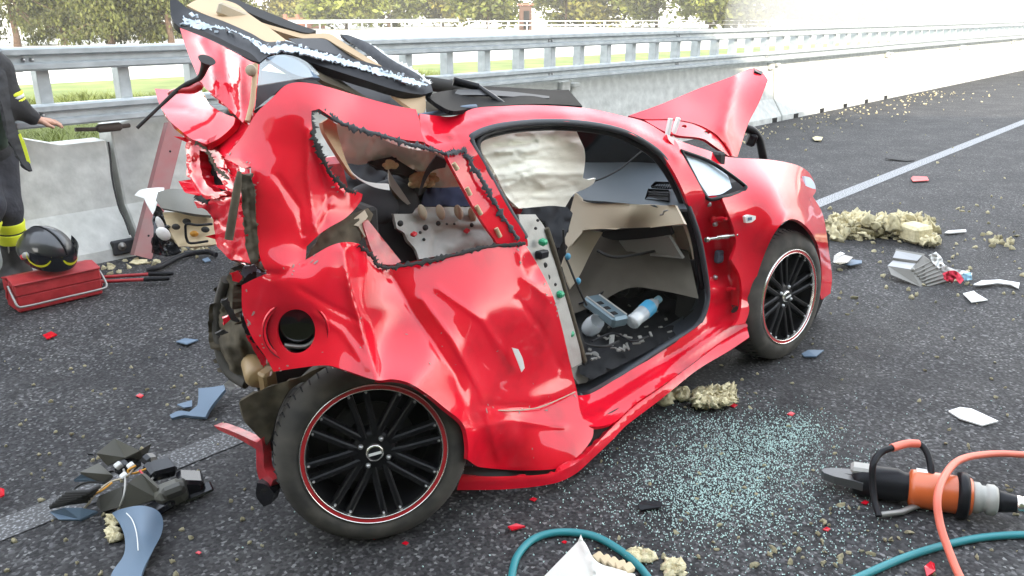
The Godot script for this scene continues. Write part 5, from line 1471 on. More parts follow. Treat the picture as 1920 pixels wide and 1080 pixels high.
	for i in 320:
		var u := rng.randf()
		var px := lerpf(1560, 1730, u)
		var hh := rng.randf_range(.01, .13) * (1.0 if u > .05 else .5)
		var p := gp(px, 438 + rng.randf_range(-4, 8), 0) + Vector3(rng.randf_range(-.03, .03), hh, rng.randf_range(-.1, .1))
		fs.blob(xf(p, rng.randf() * 6, rng.randf() * 6, rng.randf() * 6, Vector3(.05, .02, .035) * rng.randf_range(.5, 1.2)), wool, 1.9, 1.6, 7, 9)
	fs.box(xf(gp(1716, 436, .075), .3, 0, .05), Vector3(.16, .13, .2), .02)
	var fso := solo("insulation_roll", fs, M.foam, "long shaggy roll of cream insulation wool ahead of the front wheel", "insulation")
	var ft2 := MB.new()
	for i in 26: ft2.blob(xf(gp(1742 + rng.randf_range(-12, 16), 450 + rng.randf_range(-5, 5), .03 + rng.randf_range(-.02, .03)), rng.randf() * 6, rng.randf(), 0, Vector3(.03, .02, .03)), wool, 1.7, 1.5, 6, 8)
	solo("insulation_tuft", ft2, M.foam, "cream wool tuft at the right end of the insulation roll", "insulation")
	var ft3 := MB.new()
	for i in 150:
		var px := rng.randf_range(1303, 1376)
		ft3.blob(xf(gp(px, 742 + rng.randf_range(-10, 14) - (px - 1340) * .1, rng.randf_range(.01, .06)), rng.randf() * 6, rng.randf() * 3, rng.randf() * 6, Vector3(.026, .011, .018) * rng.randf_range(.4, 1.1)), wool, 1.9, 1.6, 7, 9)
	solo("insulation_tuft", ft3, M.foam, "fist sized cream wool tuft on the road under the open doorway", "insulation")
	for q2 in [[1243, 748, "cream wool tuft half hidden under the side skirt"], [1275, 738, "smaller wool tuft under the skirt, nearer the front wheel"]]:
		var f4 := MB.new()
		for i in 10: f4.blob(xf(gp(q2[0] + rng.randf_range(-8, 8), q2[1] + rng.randf_range(-4, 6), .02), rng.randf() * 6, 0, 0, Vector3(.025, .02, .025)), wool, 1.7, 1.5, 6, 8)
		solo("insulation_tuft", f4, M.foam, q2[2], "insulation")
	tray()
	for w in [
		["paper_sheet", "white", [1778,770, 1800,763, 1822,766, 1872,789, 1842,797, 1800,784], .004, "flat white paper on the road above the rescue cutter", "paper"],
		["paper_sheet", "white", [1806,550, 1826,545, 1830,549, 1852,562, 1822,566], .006, "torn white paper below the plastic bin", "paper"],
		["plastic_strip", "white", [1825,533, 1840,526, 1875,524, 1912,530, 1910,540, 1896,533, 1870,530, 1838,534], .02, "curved white plastic strip to the right of the bin", "plastic strip"],
		["paper_sheet", "white", [1736,435, 1740,428, 1757,428, 1757,437, 1740,440], .03, "white scrap of paper leaning on the insulation tuft", "paper"],
		["plastic_strip", "white", [1771,436, 1778,432, 1811,430, 1812,434, 1780,437], .015, "thin white strip beyond the bin", "plastic strip"],
		["plastic_shard", "gloss", [1562,492, 1564,478, 1585,478, 1600,482, 1590,492, 1575,496], .05, "glossy black shard just ahead of the front wheel", "car part"],
		["plastic_shard", "slate", [1577,494, 1592,486, 1616,488, 1616,493, 1594,497], .02, "pale grey shard lying on the glossy black shard", "car part"],
		["paper_sheet", "white", [1567,477, 1576,472, 1584,475, 1574,479], .05, "tiny white scrap on the black shard near the front wheel", "paper"],
		["plastic_shard", "slate", [1503,663, 1515,656, 1545,656, 1530,668, 1508,668], .01, "grey plastic shard beside the front tyre", "car part"],
		["plastic_shard", "black", [1196,945, 1202,939, 1242,940, 1240,950, 1200,956], .012, "small black plastic block on the road by the glass", "car part"],
		["reflector", "red", [1708,334, 1712,330, 1738,331, 1742,338, 1712,340], .015, "red reflector lying beside the white road line", "reflector"],
		["foam_flake", "foam", [1523,258, 1530,255, 1543,257, 1540,263, 1528,263], .02, "lone cream flake on the road past the bonnet", "foam piece"],
		["plastic_shard", "soot", [1660,297, 1675,295, 1715,300, 1700,302], .01, "thin dark shard near the white road line", "car part"],
		["red_shard", "paint", [80,628, 96,621, 107,627, 88,635], .012, "red paint shard on bare asphalt below the toolbox", "car part"],
		["red_shard", "paint", [952,987, 968,981, 985,986, 960,993], .008, "red paint shard in front of the side skirt's end", "car part"],
		["red_shard", "paint", [0,914, 8,917, 8,927, 0,931], .02, "red chip at the far left beside the road line", "car part"],
		["red_shard", "paint", [1733,1062, 1745,1052, 1752,1056, 1754,1070, 1738,1080], .01, "pink red chip between the teal and red hoses", "car part"],
		["slate_shard", "slate", [330,640, 346,634, 372,637, 350,645], .008, "thin slate sliver on the asphalt left of the rear bumper", "car part"],
	]: scrap(w[0], M[w[1]], w[2], w[3], w[4], w[5])
	var rc := [[262,742], [372,1036], [1000,936], [1058,1016], [760,1018], [1375,760], [1483,776], [1550,992], [1622,942], [700,1008]]
	var rl := ["beside the blue chip at mid left", "in front of the slate trim piece", "just below the side skirt's rear end", "just above the teal hose loop", "right under the rear tyre", "beside the wool tuft under the doorway", "at the upper edge of the glass crumbs", "below the glass crumbs, left of the cutter", "under the cutter's black carry handle", "behind the rear tyre's foot"]
	for i in rc.size():
		var w: Array = rc[i]
		var s := rng.randf_range(4, 8)
		scrap("paint_flake", M.paint, [w[0] - s, w[1], w[0], w[1] - s * .6, w[0] + s, w[1] - 1, w[0] + 2, w[1] + s * .5], .004, "tiny red paint flake " + rl[i], "paint flake", "red paint flakes on the road", .003, .006)
	# white panel in front, with bits of foam
	var wpn := sheet("door_trim_panel", M.ivory, null, [1006,1095, 1040,1060, 1088,1011, 1096,1016, 1114,1048, 1128,1058, 1148,1064, 1190,1076, 1200,1100], [1006,1095,.03, 1088,1011,.11, 1114,1048,.12, 1190,1076,.05, 1200,1100,.05, 1060,1070,.08], {"by": 4, "step": 7.0, "lip": .02, "creases": [[.02, 5.0, [1088,1012, 1112,1055, 1120,1100]]], "seed": 21})
	tag(wpn, "ivory plastic trim panel inside the teal hose loop", "car part")
	for i in 5:
		var t := float(i) / 4
		var pc := MB.new()
		pc.box(xf(gp(lerpf(1122, 1178, t), lerpf(1046, 1066, t), .06), rng.randf_range(.2, .8), .3, .2), Vector3(.034, .02, .03), .004)
		solo("foam_block", pc, M.foam_panel, ["first cream foam block at the tip of the ivory panel", "second cream foam block along the ivory panel", "middle cream foam block along the ivory panel", "fourth cream foam block along the ivory panel", "last cream foam block, nearest the hose's right side"][i], "foam piece", "foam blocks by the ivory panel")
	var f5 := MB.new()
	for i in 18: f5.blob(xf(gp(1200 + rng.randf_range(-24, 20), 1040 + rng.randf_range(-10, 8), .015), rng.randf() * 6, 0, 0, Vector3(.016, .014, .016)), wool, 1.7, 1.5, 5, 7)
	solo("foam_tuft", f5, M.foam, "cream foam tuft against the right side of the teal loop", "foam piece", "foam tufts on the road")
	var f6 := MB.new()
	for i in 14: f6.blob(xf(gp(1265 + rng.randf_range(-18, 18), 1065 + rng.randf_range(-14, 12), .012), rng.randf() * 6, 0, 0, Vector3(.015, .012, .015)), wool, 1.7, 1.5, 5, 7)
	solo("foam_tuft", f6, M.foam, "cream foam tuft right of the teal loop at the bottom edge", "foam piece", "foam tufts on the road")
	scatter()
	footwell_things()
func tray() -> void:
	var c := gp(1720, 525, 0)
	var o := thing("plastic_bin", "grey ribbed plastic bin tipped on its side on the asphalt", "bin", Transform3D(Basis(), c))
	var q := func(px: float, py: float, z: float) -> Vector3: return wz(px, py, z) - c
	var zb := -5.12; var zf := -4.93
	piece("rim", M.grey, [q.call(1681,467,zb-.1), q.call(1735,476,zb+.02), q.call(1730,480,zb+.03), q.call(1679,471,zb-.08)], o, Vector3(0, .5, .8).normalized(), .01)
	piece("step", M.tray_top, [q.call(1680,470,zb-.08), q.call(1729,479,zb+.03), q.call(1720,489,zb+.06), q.call(1674,483,zb-.02)], o, Vector3(0, .9, .4).normalized())
	piece("riser", M.grey, [q.call(1674,483,zb-.02), q.call(1720,489,zb+.06), q.call(1717,494,zb+.06), q.call(1675,488,zb-.02)], o, Vector3(0, .2, .9).normalized())
	piece("step", M.tray_top, [q.call(1675,488,zb-.02), q.call(1717,494,zb+.06), q.call(1707,505,zf-.02), q.call(1664,498,zb+.04)], o, Vector3(0, .9, .4).normalized())
	piece("base_wall", M.grey, [q.call(1664,498,zb+.04), q.call(1707,505,zf-.02), q.call(1738,540,zf+.1), q.call(1726,538,zf+.1), q.call(1671,515,zf+.0)], o, Vector3(-.3, .2, .9).normalized())
	var fc := [q.call(1731,478,zb+.03), q.call(1742,486,zb+.04), q.call(1783,531,zf+.02), q.call(1779,535,zf+.05), q.call(1738,540,zf+.1), q.call(1707,505,zf-.02), q.call(1717,494,zb+.06), q.call(1720,489,zb+.06)]
	piece("ribbed_wall", M.grey, fc, o, Vector3(.5, .3, .8).normalized())
	for k in 7:
		var t := (k + .7) / 7.5
		var a: Vector3 = fc[1].lerp(fc[2], t); var b: Vector3 = fc[5].lerp(fc[4], clampf(t * 1.05, 0, 1))
		var mb := MB.new()
		mb.tube([a + Vector3(.002, .004, .006), b + Vector3(.002, .004, .006)], .006, 6)
		put("rib", mb, M.grey, o)
	var kn := MB.new()
	kn.lathe(axis_y(q.call(1711, 505, zf - .01), Vector3(.4, .3, .8)), [[0, .01], [.011, .008], [.014, 0]], 12)
	put("stud", kn, M.alu, o)
	for w in [["white_tissue", M.white, [1742,479, 1755,472, 1765,482, 1770,495, 1790,505, 1812,508, 1823,512, 1820,522, 1800,520, 1785,512, 1765,506, 1750,493], -5.0, "crumpled white tissue lying on the plastic bin", "tissue"], ["red_cloth", M.red_cloth, [1768,512, 1785,507, 1798,512, 1807,525, 1800,532, 1791,522, 1785,531, 1771,524], -4.92, "crumpled red cloth beside the white tissue on the bin", "cloth"], ["blue_wrapper", M.sky_pale, [1805,514, 1820,511, 1823,524, 1808,526], -4.96, "small pale blue wrapper at the right end of the bin", "wrapper"]]:
		var cc := []
		var L0: Array = w[2]
		for i in range(0, L0.size(), 2): cc.append_array([L0[i], L0[i + 1], w[3] + (L0[i + 1] - 500) * .003 + rng.randf_range(-.02, .02)])
		var sh := sheet(w[0], w[1], null, L0, cc, {"by": 3, "step": 4.0, "bstep": 3.0, "noise": .05, "fr": .16, "lip": .003})
		tag(sh, w[4], w[5])
func wool_noise() -> void:
	wool = FastNoiseLite.new()
	wool.seed = 77; wool.frequency = 0.55; wool.fractal_octaves = 3
var wool: FastNoiseLite
func many(called: String, m: Material, mesh: Mesh, xs: Array) -> void:
	var mm := MultiMesh.new()
	mm.transform_format = MultiMesh.TRANSFORM_3D
	mm.mesh = mesh
	mm.instance_count = xs.size()
	for i in xs.size(): mm.set_instance_transform(i, xs[i])
	var o := MultiMeshInstance3D.new()
	o.name = numbered(called)
	o.multimesh = mm
	o.material_override = m
	add_child(o, true)
	o.set_meta("kind", "stuff")
func rndx(p: Vector3, s: Vector3) -> Transform3D:
	return xf(p, rng.randf() * TAU, rng.randf() * TAU, rng.randf() * TAU, s)
func scatter() -> void:
	var bx := MB.new()
	bx.box(Transform3D(), Vector3.ONE, .2)
	var me := bx.mesh()
	var bl := MB.new()
	bl.blob(Transform3D(), wool, 1.6, 1.3, 6, 8)
	var bm := bl.mesh()
	var xs := []
	for g in [[1400,855,70,35,1500], [1480,810,40,18,700], [1340,930,60,30,900], [1370,900,110,60,1100], [1270,900,60,40,350], [1440,980,90,60,350], [1300,800,60,25,350], [1250,950,90,50,250], [1540,990,80,50,160], [1350,920,260,110,500]]:
		for i in int(g[4] * 2.0):
			var p := gp(g[0] + rng.randfn() * g[2] * 1.15, g[1] + rng.randfn() * g[3] * 1.1, .002)
			xs.append(rndx(p, Vector3(.0045, .0028, .0036) * rng.randf_range(.2, 1.25)))
	many("glass_crumbs", M.shard, me, xs)
	tag(get_child(get_child_count() - 1), "turquoise crumbs of shattered window glass spread over the asphalt", "glass crumbs")
	xs = []
	for i in 170:
		var p := gp(rng.randf_range(1120, 1920), rng.randf_range(560, 1080), .004)
		xs.append(rndx(p, Vector3(.008, .003, .005) * rng.randf_range(.3, 1.4)))
	for i in 40:
		var p := gp(rng.randfn() * 90 + 1560, rng.randfn() * 45 + 1010, .003)
		xs.append(rndx(p, Vector3(.011, .004, .007) * rng.randf_range(.3, 1.5)))
	for i in 120:
		var p := gp(rng.randf_range(1450, 1920), rng.randf_range(380, 560), .005)
		xs.append(rndx(p, Vector3(.012, .006, .012) * rng.randf_range(.3, 1.5)))
	for i in 16: xs.append(rndx(gp(rng.randfn() * 26 + 1868, rng.randfn() * 6 + 452, .008), Vector3(.024, .007, .018) * rng.randf_range(.4, 1.3)))
	for i in 8: xs.append(rndx(gp(rng.randfn() * 20 + 1880, rng.randfn() * 8 + 455, .008), Vector3(.024, .007, .018) * rng.randf_range(.4, 1.3)))
	for i in 110: xs.append(rndx(gp(rng.randf_range(0, 560), rng.randf_range(600, 1080), .003), Vector3(.006, .004, .006) * rng.randf_range(.4, 1.5)))
	for i in 200: xs.append(rndx(rd(rng.randf_range(9.5, 20), -5.62 + absf(rng.randfn()) * .5, .006), Vector3(.016, .006, .016) * rng.randf_range(.3, 1.3)))
	for i in 120: xs.append(rndx(rd(rng.randf_range(1.6, 4.0), -5.66 + absf(rng.randfn()) * .12, .005), Vector3(.02, .008, .02) * rng.randf_range(.3, 1.2)))
	for i in 200: xs.append(rndx(rd(rng.randf_range(8, 26), rng.randf_range(-5, 4), .005), Vector3(.012, .005, .012) * rng.randf_range(.3, 1.3)))
	many("foam_crumbs", M.foam, bm, xs)
	tag(get_child(get_child_count() - 1), "cream crumbs of foam and grit littering the road", "crumbs")
func footwell_things() -> void:
	var inv := func(v: Vector3) -> Vector3: return CR + CA * v.x + Vector3.UP * v.y + CZ * v.z
	var W := func(px: float, py: float, z: float) -> Vector3: return inv.call(cz(px, py, z))
	# water bottle
	var a := gp(1183, 606, .34); var b := gp(1234, 562, .4)
	var L := (b - a).length()
	var o := thing("water_bottle", "half crushed plastic water bottle with a blue label in the footwell", "bottle", axis_y(a, b - a))
	var mb := MB.new()
	mb.lathe(Transform3D(), [[0, 0], [.028, .002], [.036, .01], [.033, L * .2], [.036, L * .35], [.036, L * .7], [.027, L * .84], [.016, L * .92], [.014, L * .95]], 24)
	put("bottle_body", mb, M.clear, o)
	mb = MB.new()
	mb.lathe(Transform3D(), [[.0365, L * .45], [.037, L * .46], [.037, L * .7], [.0365, L * .71]], 24)
	put("label_band", mb, M.label, o)
	mb = MB.new()
	mb.blob(xf(Vector3(0, L * .22, 0), 0, 0, 0, Vector3(.028, L * .16, .028)), nz, .7, 2.0, 10, 12)
	put("crumpled_lining", mb, M.white, o)
	mb = MB.new()
	mb.lathe(Transform3D(), [[.0, L * 1.06], [.017, L * 1.05], [.018, L * .95], [.0, L * .94]], 18)
	put("bottle_cap", mb, M.sky_pale, o)
	# grey metal housing
	var c := gp(1135, 583, .37)
	var u := (gp(1168, 607, .35) - gp(1105, 560, .39)).normalized()
	var w := Vector3(.45, .55, .7)
	w = (w - u * u.dot(w)).normalized()
	var bs := Basis(u, u.cross(w) * -1.0, w)
	var o2 := thing("metal_housing", "grey metal electronics housing lying in the footwell", "housing", Transform3D(Basis(), c))
	mb = MB.new()
	mb.box(Transform3D(bs, Vector3.ZERO), Vector3(.235, .09, .055), .012)
	put("case", mb, M.steel_blue, o2)
	for k in 3:
		mb = MB.new()
		mb.box(Transform3D(bs, bs * Vector3(-.03 + k * .052, -.012, .028)), Vector3(.026, .028, .006), .002)
		put("socket", mb, M.dark, o2)
	for sy in [-.036, .036]:
		mb = MB.new()
		mb.box(Transform3D(bs, bs * Vector3(0, sy, .029)), Vector3(.21, .008, .006), .002)
		put("ridge", mb, M.alu, o2)
	# clear cup
	var c2 := gp(1110, 612, .31)
	mb = MB.new()
	mb.lathe(axis_y(c2, Vector3(.4, .7, .5)), [[0, -.05], [.03, -.048], [.042, -.02], [.044, .02], [.036, .05], [.034, .05], [.04, .02], [.038, -.02], [0, -.045]], 20)
	solo("clear_cup", mb, M.clear, "clear plastic cup in the footwell beside the grey housing", "cup")
	# loose strips and tools near the sill
	for q in [[1148,625,1143,688, "alu", "upright pale metal strip standing in the footwell by the sill"], [1170,655,1148,685, "slate", "blue grey strip leaning beside the pale metal strip"], [1160,640,1156,680, "black", "thin black rod between two strips by the sill"]]:
		mb = MB.new()
		var p0: Vector3 = W.call(q[0], q[1], -.27); var p1: Vector3 = W.call(q[2], q[3], -.22)
		var t := axis_y((p0 + p1) * .5, p0 - p1)
		mb.box(t, Vector3(.022, (p0 - p1).length(), .008), .002)
		solo("loose_strip", mb, M[q[4]], q[5], "strip")
	mb = MB.new()
	for i in 16: mb.blob(xf(W.call(1120 + rng.randf_range(-16, 26), 680 + rng.randf_range(-14, 12), -.24), rng.randf() * 6, rng.randf() * 3, 0, Vector3(.03, .016, .022)), nz, .9, 2.0, 6, 8)
	solo("torn_plastic", mb, M.grey, "heap of torn grey plastic at the rear corner of the doorway", "plastic")
	mb = MB.new()
	for i in 16: mb.blob(xf(W.call(1190 + rng.randf_range(-36, 40), 548 + rng.randf_range(-14, 12), -.55), rng.randf() * 6, rng.randf() * 3, 0, Vector3(.07, .04, .06)), nz, .9, 2.0, 8, 10)
	solo("dark_bag", mb, M.soot, "limp black bag at the back of the footwell", "bag")
func toolbox_and_helmet() -> void:
	var A := gp(38, 590, 0)
	var t := Transform3D(Basis(RD, Vector3.UP, RN), A)
	var o := thing("toolbox", "red steel cantilever toolbox with folded carry bar under the helmet", "toolbox", t)
	var L := .47
	var mb := MB.new()
	mb.box(xf(Vector3(L * .5, .055, -.11)), Vector3(L, .1, .2), .008)
	put("lower_tray", mb, M.tool_red, o)
	var up := MB.new()
	up.box(xf(Vector3(L * .5, .135, -.06), 0, -.08), Vector3(L + .006, .075, .105), .008)
	put("upper_tray", up, M.tool_red, o)
	up = MB.new()
	up.box(xf(Vector3(L * .5, .135, -.165), 0, .08), Vector3(L + .006, .075, .1), .008)
	put("upper_tray", up, M.tool_red, o)
	for s in [[-.055, .3], [-.165, -.3]]:
		var ld := MB.new()
		ld.box(xf(Vector3(L * .5, .186, s[0]), 0, s[1] * .7), Vector3(L + .01, .012, .118), .004)
		put("lid", ld, M.tool_red, o)
	for e in [-.004, L + .004]:
		for k in 2:
			var ar := MB.new()
			ar.box(xf(Vector3(e, .11, -.05 - k * .11), 0, .5 if k else -.5), Vector3(.006, .13, .02), .002)
			put("hinge_arm", ar, M.tool_red, o)
	var hb := MB.new()
	hb.tube(spline([Vector3(-.014, .16, -.07), Vector3(-.016, .1, -.0), Vector3(-.01, .062, .03), Vector3(.03, .052, .036), Vector3(L * .5, .052, .036), Vector3(L - .03, .052, .036), Vector3(L + .012, .062, .03), Vector3(L + .016, .1, .0), Vector3(L + .014, .14, -.05)], 6), .007, 8)
	put("carry_bar", hb, M.steel_dull, o)
	# bolt cutters behind
	var bc := thing("bolt_cutters", "bolt cutters with two long red handles and black grips beside the toolbox", "bolt cutters", Transform3D(Basis(), gp(240, 524, 0)))
	var c0 := gp(240, 524, 0)
	for s in [[170,521, 281,514, 322,513], [170,529, 272,524, 315,522]]:
		var h1 := MB.new()
		h1.tube([gp(s[0], s[1], .03) - c0, gp(s[2], s[3], .035) - c0], .011, 10)
		var hd := put("handle", h1, M.tool_red, bc)
		var h2 := MB.new()
		h2.tube([gp(s[2] - 2, s[3], .035) - c0, gp(s[2], s[3], .035) - c0, gp(s[4], s[5], .035) - c0, gp(s[4] + 3, s[5], .035) - c0], [.012, .0155, .0145, .01], 10)
		put("grip", h2, M.black, hd)
	var jw := MB.new()
	jw.box(xf(gp(150, 527, .03) - c0, .7), Vector3(.16, .03, .07), .01)
	put("jaw", jw, M.steel_dull, bc)
	# helmet
	var hc := rt(113, 484, -5.2) 
	hc = A + RD * .235 + RN * (-.1) + Vector3.UP * .325
	var face := Vector3(.86, -.2, .3).normalized()       # where the visor looks
	var ux := Vector3.UP.cross(face).normalized()
	var uy := face.cross(ux)
	var T := Transform3D(Basis(ux, uy, face), hc) * xf(Vector3.ZERO, 0, .18, .12)
	var ho := thing("fire_helmet", "black firefighter helmet with yellow trim resting on the red toolbox", "helmet", T)
	var sh := MB.new()
	var rows := []
	for i in 17:
		var th := PI * .66 * i / 16.0
		var row := []
		for k in 40:
			var a := TAU * k / 40.0
			var r := sin(th)
			var y := cos(th)
			var fz := .155 if sin(a) > 0 else .165
			var flare := 1.0 + (.16 * maxf(0.0, -sin(a)) + .05) * smoothstep(.55, 1.0, th / (PI * .66))
			row.append(Vector3(cos(a) * r * .128 * flare, y * .135, sin(a) * r * fz * flare))
		rows.append(row)
	sh.grid(rows, true)
	put("shell", sh, M.gloss_black, ho)
	var rdg := MB.new()
	var rp := []
	for i in 9:
		var th := lerpf(-1.0, 1.25, i / 8.0)
		rp.append(Vector3(0, cos(th) * .137, sin(th) * .158))
	rdg.tube(spline(rp, 3), .006, 6)
	put("crest", rdg, M.black, ho)
	var vs := MB.new()
	rows = []
	for j in 7:
		var row := []
		for k in 25:
			var a := lerpf(.15, PI - .15, k / 24.0)
			var y := lerpf(.055, -.05, j / 6.0)
			var rr := 1.06 - .03 * j / 6.0
			row.append(Vector3(cos(a) * .137 * rr, y, sin(a) * .168 * rr))
		rows.append(row)
	vs.grid(rows)
	put("visor", vs, M.gloss_visor, ho)
	var onshell := func(d: Vector3, f: float) -> Vector3:
		var k := 1.0 / sqrt(pow(d.x / .131, 2) + pow(d.y / .137, 2) + pow(d.z / .16, 2))
		return d * k * f
	var binv := T.basis.inverse()
	for cw in [[Vector3(.16, .0, .98), .5, 1.2, 4.6], [Vector3(.98, -.1, .25), .42, 1.6, 4.4]]:
		var d0: Vector3 = (binv * cw[0]).normalized()
		var a1 := (binv * Vector3.UP)
		a1 = (a1 - d0 * a1.dot(d0)).normalized()
		var a2 := d0.cross(a1)
		var rows2 := []
		for i in 19:
			var u := i / 18.0
			var fi := lerpf(cw[2], cw[3], u)
			var wd: float = .004 + .11 * sin(u * PI)
			var row := []
			for j in 4:
				var q: float = cw[1] - wd * j / 3.0
				row.append(onshell.call((d0 + (a1 * cos(fi) + a2 * sin(fi)) * q).normalized(), 1.13))
			rows2.append(row)
		var cr := MB.new()
		cr.grid(rows2)
		put("yellow_trim", cr, M.yellow, ho)
	for bdg in [[Vector3(-.42, -.02, .9), .02, "alu"], [Vector3(-.62, -.12, .8), .016, "red"]]:
		var bd := MB.new()
		var dd: Vector3 = (binv * bdg[0]).normalized()
		bd.lathe(axis_y(onshell.call(dd, 1.06), dd), [[0, .012], [bdg[1] * .8, .011], [bdg[1], .004], [bdg[1], -.01]], 18)
		put("badge", bd, M[bdg[2]], ho)


# ---------------------------------------------------------------- the firefighter at the left edge
func nets(mb: MB, bones: Array, cell: float, k: float) -> void:      # bones: [a, b, ra, rb]; one smooth skin round them all
	var lo := Vector3(1e9, 1e9, 1e9); var hi := -lo
	for b in bones:
		var r: float = maxf(b[2], b[3]) + cell * 3 + k
		for q in [b[0], b[1]]:
			lo = lo.min(q - Vector3(r, r, r)); hi = hi.max(q + Vector3(r, r, r))
	var n := Vector3i(((hi - lo) / cell).ceil()) + Vector3i.ONE
	var f := PackedFloat32Array(); f.resize(n.x * n.y * n.z); f.fill(1.0)
	for b in bones:
		var a: Vector3 = b[0]; var c: Vector3 = b[1]; var ra: float = b[2]; var rb: float = b[3]
		var r := maxf(ra, rb) + k * 2.0 + cell * 2.0
		var l := Vector3i(((a.min(c) - Vector3(r, r, r) - lo) / cell).floor()).max(Vector3i.ZERO)
		var h := Vector3i(((a.max(c) + Vector3(r, r, r) - lo) / cell).ceil()).min(n - Vector3i.ONE)
		var ac := c - a
		var dd := maxf(ac.length_squared(), 1e-9)
		for z in range(l.z, h.z + 1):
			for y in range(l.y, h.y + 1):
				var base := (z * n.y + y) * n.x
				for x in range(l.x, h.x + 1):
					var p := lo + Vector3(x, y, z) * cell - a
					var t := clampf(p.dot(ac) / dd, 0.0, 1.0)
					var d := (p - ac * t).length() - lerpf(ra, rb, t)
					var o := f[base + x]
					var hh := maxf(k - absf(d - o), 0.0) / k
					f[base + x] = minf(d, o) - hh * hh * k * 0.25
	var vid := {}
	var pts := PackedVector3Array()
	var idx := PackedInt32Array()
	var sx := 1; var sy := n.x; var sz := n.x * n.y
	var co := [0, sx, sy, sx + sy, sz, sz + sx, sz + sy, sz + sx + sy]
	for z in n.z - 1:
		for y in n.y - 1:
			for x in n.x - 1:
				var i := (z * n.y + y) * n.x + x
				var neg := 0
				for c in co:
					if f[i + c] < 0.0: neg += 1
				if neg == 0 or neg == 8: continue
				var s := Vector3.ZERO; var m := 0
				for e in [[0, 1], [2, 3], [4, 5], [6, 7], [0, 2], [1, 3], [4, 6], [5, 7], [0, 4], [1, 5], [2, 6], [3, 7]]:
					var u := f[i + co[e[0]]]; var v := f[i + co[e[1]]]
					if (u < 0.0) != (v < 0.0):
						var t := u / (u - v)
						var pa := Vector3(e[0] & 1, (e[0] >> 1) & 1, e[0] >> 2); var pb := Vector3(e[1] & 1, (e[1] >> 1) & 1, e[1] >> 2)
						s += pa.lerp(pb, t); m += 1
				vid[i] = pts.size()
				pts.append(lo + (Vector3(x, y, z) + s / m) * cell)
	for i in vid:
		for ax in 3:
			var st: int = [sx, sy, sz][ax]
			var u := f[i]; var v := f[i + st]
			if (u < 0.0) == (v < 0.0): continue
			var b1: int = [sy, sz, sx][ax]; var b2: int = [sz, sx, sy][ax]
			if not (vid.has(i - b1) and vid.has(i - b2) and vid.has(i - b1 - b2)): continue
			var q := [vid[i], vid[i - b1], vid[i - b1 - b2], vid[i - b2]]
			if u < 0.0: idx.append_array([q[0], q[2], q[1], q[0], q[3], q[2]])
			else: idx.append_array([q[0], q[1], q[2], q[0], q[2], q[3]])
	mb.smooth(pts, idx)
